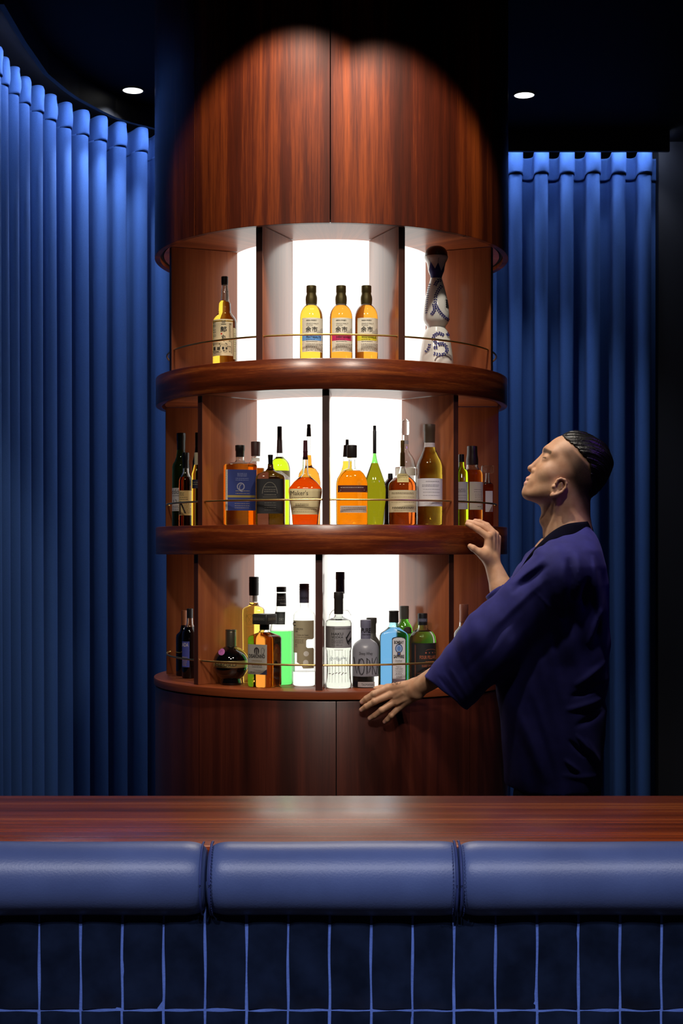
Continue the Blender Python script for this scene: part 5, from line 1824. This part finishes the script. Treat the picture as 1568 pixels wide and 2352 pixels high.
def f_jacket(P):
    x, y, z = P[:, 0], P[:, 1], P[:, 2]
    xc = np.interp(z, tz, txc); hx = np.interp(z, tz, thx); hy = np.interp(z, tz, thy)
    k = np.sqrt(((x - xc) / hx) ** 2 + ((y - YM) / hy) ** 2 + 1e-9)
    d = (k - 1) * np.minimum(hx, hy) * 0.9
    d = smax(d, z - tz[-1], .01)
    # shoulders and sleeves
    for sd in (-1, 1):
        d = smin(d, cone(P, V3(1318, 1262, DB + sd * .05), V3(1285, 1312, DB + sd * .165), .045, .072), .07)
    cuff = V3(1023, 1591, 4.145)
    sh = V3(1272, 1325, DB - .165)
    Q = P.copy()
    s1 = cone(Q, sh, V3(1135, 1468, 4.0), .080, .088)
    ext = cuff + (cuff - V3(1135, 1468, 4.0)) * .5
    s1 = smin(s1, cone(Q, V3(1135, 1468, 4.0), ext, .090, .072), .03)
    ax = (cuff - V3(1135, 1468, 4.0)); ax[1] = 0; ax = ax / np.linalg.norm(ax)
    t = (P - cuff) @ ax
    inner = cone(P, V3(1135, 1468, 4.0), ext, .070, .052)
    inner = smax(inner, -(t + .055), .005)
    s1 = smax(smax(s1, t, .004), -inner, .003)
    fs = V3(1262, 1318, DB + .165)
    el = V3(1186, 1398, FAR_D - .01)
    c2 = V3(1150, 1346, FAR_D + .002)
    s2 = cone(P, fs, el, .085, .068)
    a2 = c2 - el; a2 = a2 / np.linalg.norm(a2)
    s2b = cone(P, el, c2 + a2 * .05, .068, .054)
    t2 = (P - c2) @ a2
    in2 = smax(cone(P, el, c2 + a2 * .05, .056, .042), -(t2 + .05), .004)
    s2b = smax(smax(s2b, t2, .004), -in2, .003)
    s2 = smin(s2, s2b, .02)
    dd = smin(d, s1, .035)
    dd = smin(dd, s2, .04)
    dd = smax(dd, HEM - z + .004 * np.sin(x * 40), .004)
    # folds on the side turned to the room
    px = PX0 + (x - CX) * F / (DB - .12)
    py = PY0 - (z - CZ) * F / (DB - .12)
    side = np.clip((YM + .10 - y) / .12, 0, 1)
    add = np.zeros_like(dd)
    for (x1, y1, x2, y2, wd, hh) in WR_:
        wd = wd * 1.15
        bx, by = x2 - x1, y2 - y1
        h = np.clip(((px - x1) * bx + (py - y1) * by) / (bx * bx + by * by), 0, 1)
        r2 = (px - x1 - h * bx) ** 2 + (py - y1 - h * by) ** 2
        add += 1.05 * hh / 1000 * np.exp(-r2 / (wd * wd * (0.35 + 1.3 * np.sin(pi * (0.12 + 0.76 * h))))) * np.sin(pi * np.clip(h, 0.001, 0.999)) ** 0.7
    nzv = 0.0022 * np.sin(px * .05 + py * .021 + 2 * np.sin(py * .017)) + 0.0012 * np.sin(px * .13 - py * .05 + 1.7 * np.sin(px * .03))
    return dd - add * side - nzv


lo = np.array([V3(965, 1265, 4.2)[0] - .01, -1.25, HEM - .02]); hi = np.array([V3(1410, 1265, DB)[0] + .02, YM + .33, W(0, 1190, DB).z])
jk = nets(f_jacket, lo, hi, 0.0044)
M_JACK = noisy('indigo_cotton', (38, 38, 114), (48, 48, 132), scale=24, rough=0.85, bump=0.12, bscale=1100, sheen=0.15, sheen_col=(130, 120, 220), bdist=0.0008)
o = mesh_obj('jacket', [jk + (0,)], [M_JACK], man)
o['label'] = 'dark blue kimono style jacket with wide sleeves'

# collar band round the neck
M_COLL = noisy('black_collar', (10, 10, 26), (15, 14, 34), scale=24, rough=0.95, bump=0.1, bscale=1100, spec=0.08, bdist=0.0006)
half = [((1351, 1198, DB), (1360, 1224, DB)), ((1346, 1199, DB - .045), (1354, 1229, DB - .052)), ((1325, 1201, DB - .078), (1332, 1234, DB - .092)), ((1301, 1206, DB - .088), (1302, 1237, DB - .112)),
        ((1276, 1219, DB - .086), (1272, 1245, DB - .116)), ((1252, 1239, DB - .074), (1240, 1260, DB - .108)), ((1228, 1268, DB - .050), (1214, 1284, DB - .086)), ((1204, 1306, DB - .018), (1192, 1318, DB - .055))]


def strip(side):
    ins = [V3(a[0], a[1], DB + side * (a[2] - DB)) for a, b_ in half]
    outs = [V3(b_[0], b_[1], DB + side * (b_[2] - DB)) for a, b_ in half]
    return ins, outs


ia, oa = strip(1)
ib, ob_ = strip(-1)
ins = ib[::-1] + ia[1:]
outs = ob_[::-1] + oa[1:]
# smooth the polyline
def dense(P, k=6):
    P = [Vector(p.tolist()) for p in P]
    out = []
    for i in range(len(P) - 1):
        p0, p1, p2, p3 = P[max(i - 1, 0)], P[i], P[i + 1], P[min(i + 2, len(P) - 1)]
        for j in range(k):
            t = j / k
            out.append(0.5 * ((2 * p1) + (p2 - p0) * t + (2 * p0 - 5 * p1 + 4 * p2 - p3) * t * t + (3 * p1 - p0 - 3 * p2 + p3) * t ** 3))
    return out + [P[-1]]


I_, O_ = dense(ins), dense(outs)
mb = MB()
vs, fs = [], []
for a, c in zip(I_, O_):
    for q in range(5):
        k = q / 4
        p = a * (1 - k) + c * k
        p = p + Vector((0, 0, .004 * sin(pi * k)))
        vs.append(tuple(p - man.location))
for i in range(len(I_) - 1):
    for q in range(4):
        p = i * 5 + q
        fs.append((p, p + 1, p + 6, p + 5))
mb.add(vs, fs)
o = mb.build('collar', M_COLL, man, angle=70)
sm_ = o.modifiers.new('cloth thickness', 'SOLIDIFY'); sm_.thickness = 0.009; sm_.offset = 0

# trousers and shoes below the jacket, behind the bar
zf = lambda z: (CZ - z) * F / DB + PY0


def f_trousers(P):
    d = cone(P, V3(1270, 1740, DB - .05), V3(1270, 1740, DB + .05), .085, .085)
    for sd, x0, x1 in ((-1, 1240, 1228), (1, 1308, 1300)):
        d = smin(d, cone(P, V3(x0 + 8, 1780, DB + sd * .075), V3(x1 + 6, zf(.48), DB + sd * .10), .082, .074), .03)
        d = smin(d, cone(P, V3(x1 + 6, zf(.48), DB + sd * .10), V3(x1 + 14, zf(.04), DB + sd * .10), .074, .062), .02)
    d = smax(d, P[:, 2] - (HEM + .16), .01)
    return smax(d, .075 - P[:, 2], .004) + .003 * np.sin(P[:, 0] * 70 + 3 * np.sin(P[:, 2] * 9))


tr = nets(f_trousers, c_lo, np.array([c_hi[0], c_hi[1], HEM + .2]), 0.009)
mesh_obj('trousers', [tr + (0,)], [pbr('black_trousers', (22, 22, 46), 0.85)], man)


def f_shoes(P, sd, x1):
    a = V3(x1 + 22, zf(.052), DB + sd * .10); c = V3(x1 - 112, zf(.042), DB + sd * .12)
    d = cone(P, a, c, .050, .042)
    return smax(d, .002 - P[:, 2], .006)


for sd, x1 in ((-1, 1228), (1, 1300)):
    a = V3(x1 - 160, zf(.1), DB + sd * .11 - .09); c = V3(x1 + 75, zf(0), DB + sd * .11 + .09)
    sv = nets(lambda P: f_shoes(P, sd, x1), np.minimum(a, c) - np.array([0, 0, .01]), np.maximum(a, c) + np.array([0, 0, .02]), .006)
    mesh_obj('shoe', [sv + (0,)], [pbr('black_shoe', (14, 14, 15), 0.4)], man)
# ================================================================== LIGHT
w = bpy.data.worlds.new('night')
SC.world = w
w.use_nodes = True
w.node_tree.nodes['Background'].inputs[0].default_value = (0.10, 0.14, 0.30, 1)
w.node_tree.nodes['Background'].inputs[1].default_value = 0.02


def spot(name, loc, to, power, angle, blend=0.25, col=(255, 244, 226), size=0.03):
    l = bpy.data.lights.new(name, 'SPOT')
    l.energy = power
    l.spot_size = radians(angle)
    l.spot_blend = blend
    l.color = lin(col)[:3]
    l.shadow_soft_size = size
    o = bpy.data.objects.new(name, l)
    COL.objects.link(o)
    o.location = loc
    o.rotation_euler = (Vector(to) - Vector(loc)).to_track_quat('-Z', 'Y').to_euler()
    return o


# two ceiling spots in front of the column
spot('ceiling_spot', (-0.19, -0.99, ZC - 0.01), (-0.19, -0.99, 0), 62, 106, 0.25)
spot('ceiling_spot', (0.29, -1.00, ZC - 0.01), (0.29, -1.00, 0), 62, 104, 0.25)
# added fill spots out of view, brightening the shelf fronts
for (x, y, tx, pw) in ((-0.75, -2.55, -0.1, 170), (0.55, -2.65, 0.0, 150)):
    spot('added_shelf_fill', (x, y, ZC - 0.012), (tx, -0.5, 1.72), pw, 29, 0.8, (255, 242, 226), 0.16)
spot('added_shelf_fill', (-0.15, -3.35, ZC - 0.012), (0.0, -0.55, 1.10), 290, 20, 0.9, (255, 240, 226), 0.2)  # one more added fill, for the near hand and the lowest labels
spot('ceiling_spot', (0.42, -1.85, ZC - 0.01), (0.74, -0.8, 1.62), 60, 36, 0.9, (255, 244, 230), 0.06)  # added fill out of view, lightening the man's near side
# the two visible downlights
BL = (226, 236, 255)
for (x, y, pw, an) in ((-0.845, 0.965, 34, 112), (0.79, 1.02, 40, 92)):
    spot('curtain_spot', (x, y, ZC - 0.012), (x, y, 0), pw, an, 0.5, BL)
# added unseen spots behind the pelmet, grazing the folds to deepen their contrast
for (ids, off, pw) in ((list(range(20, isplit - 60, 38)), 0.13, 16), (list(range(isplit + 130, NF - 8, 44)), 0.13, 16)):
    for i in ids:
        p = FINE[i] + NRM[i][1] * off
        if i < isplit:
            pw = 5
        spot('added_fold_spot', (p.x, p.y, 3.262), (p.x - NRM[i][1].x * .10, p.y - NRM[i][1].y * .10, 0), pw * 0.3, 70, 0.8, BL, 0.02)
# violet accent lamp at the right end of the room
spot('violet_spot', (1.75, -1.5, 2.6), (0.7, -0.5, 1.5), 10, 40, 0.8, (150, 80, 255), 0.08)
# downlights over the bar front
for (x, y, pw) in ((-0.75, -5.3, 210), (0.15, -5.5, 150), (1.05, -5.2, 150)):
    spot('bar_spot', (x, y, ZC - 0.012), (x, y + 1.6, 0), pw, 62, 0.6, (240, 242, 255))

# ================================================================== CAMERA
cam = bpy.data.cameras.new('camera')
cam.sensor_fit = 'VERTICAL'
cam.sensor_height = 36.0
cam.sensor_width = 24.0
cam.lens = 50.0
cam.shift_y = (PY0 - 1176.0) / 2352.0
cam.clip_start = 0.05
co = bpy.data.objects.new('camera', cam)
COL.objects.link(co)
co.location = (CX, CY, CZ)
co.rotation_euler = (pi / 2, 0, 0)
SC.camera = co
vs_ = SC.view_settings
vs_.view_transform = 'Standard'
vs_.look = 'None'
vs_.gamma = 1.0
vs_.exposure = 0.0
vs_.use_curve_mapping = False
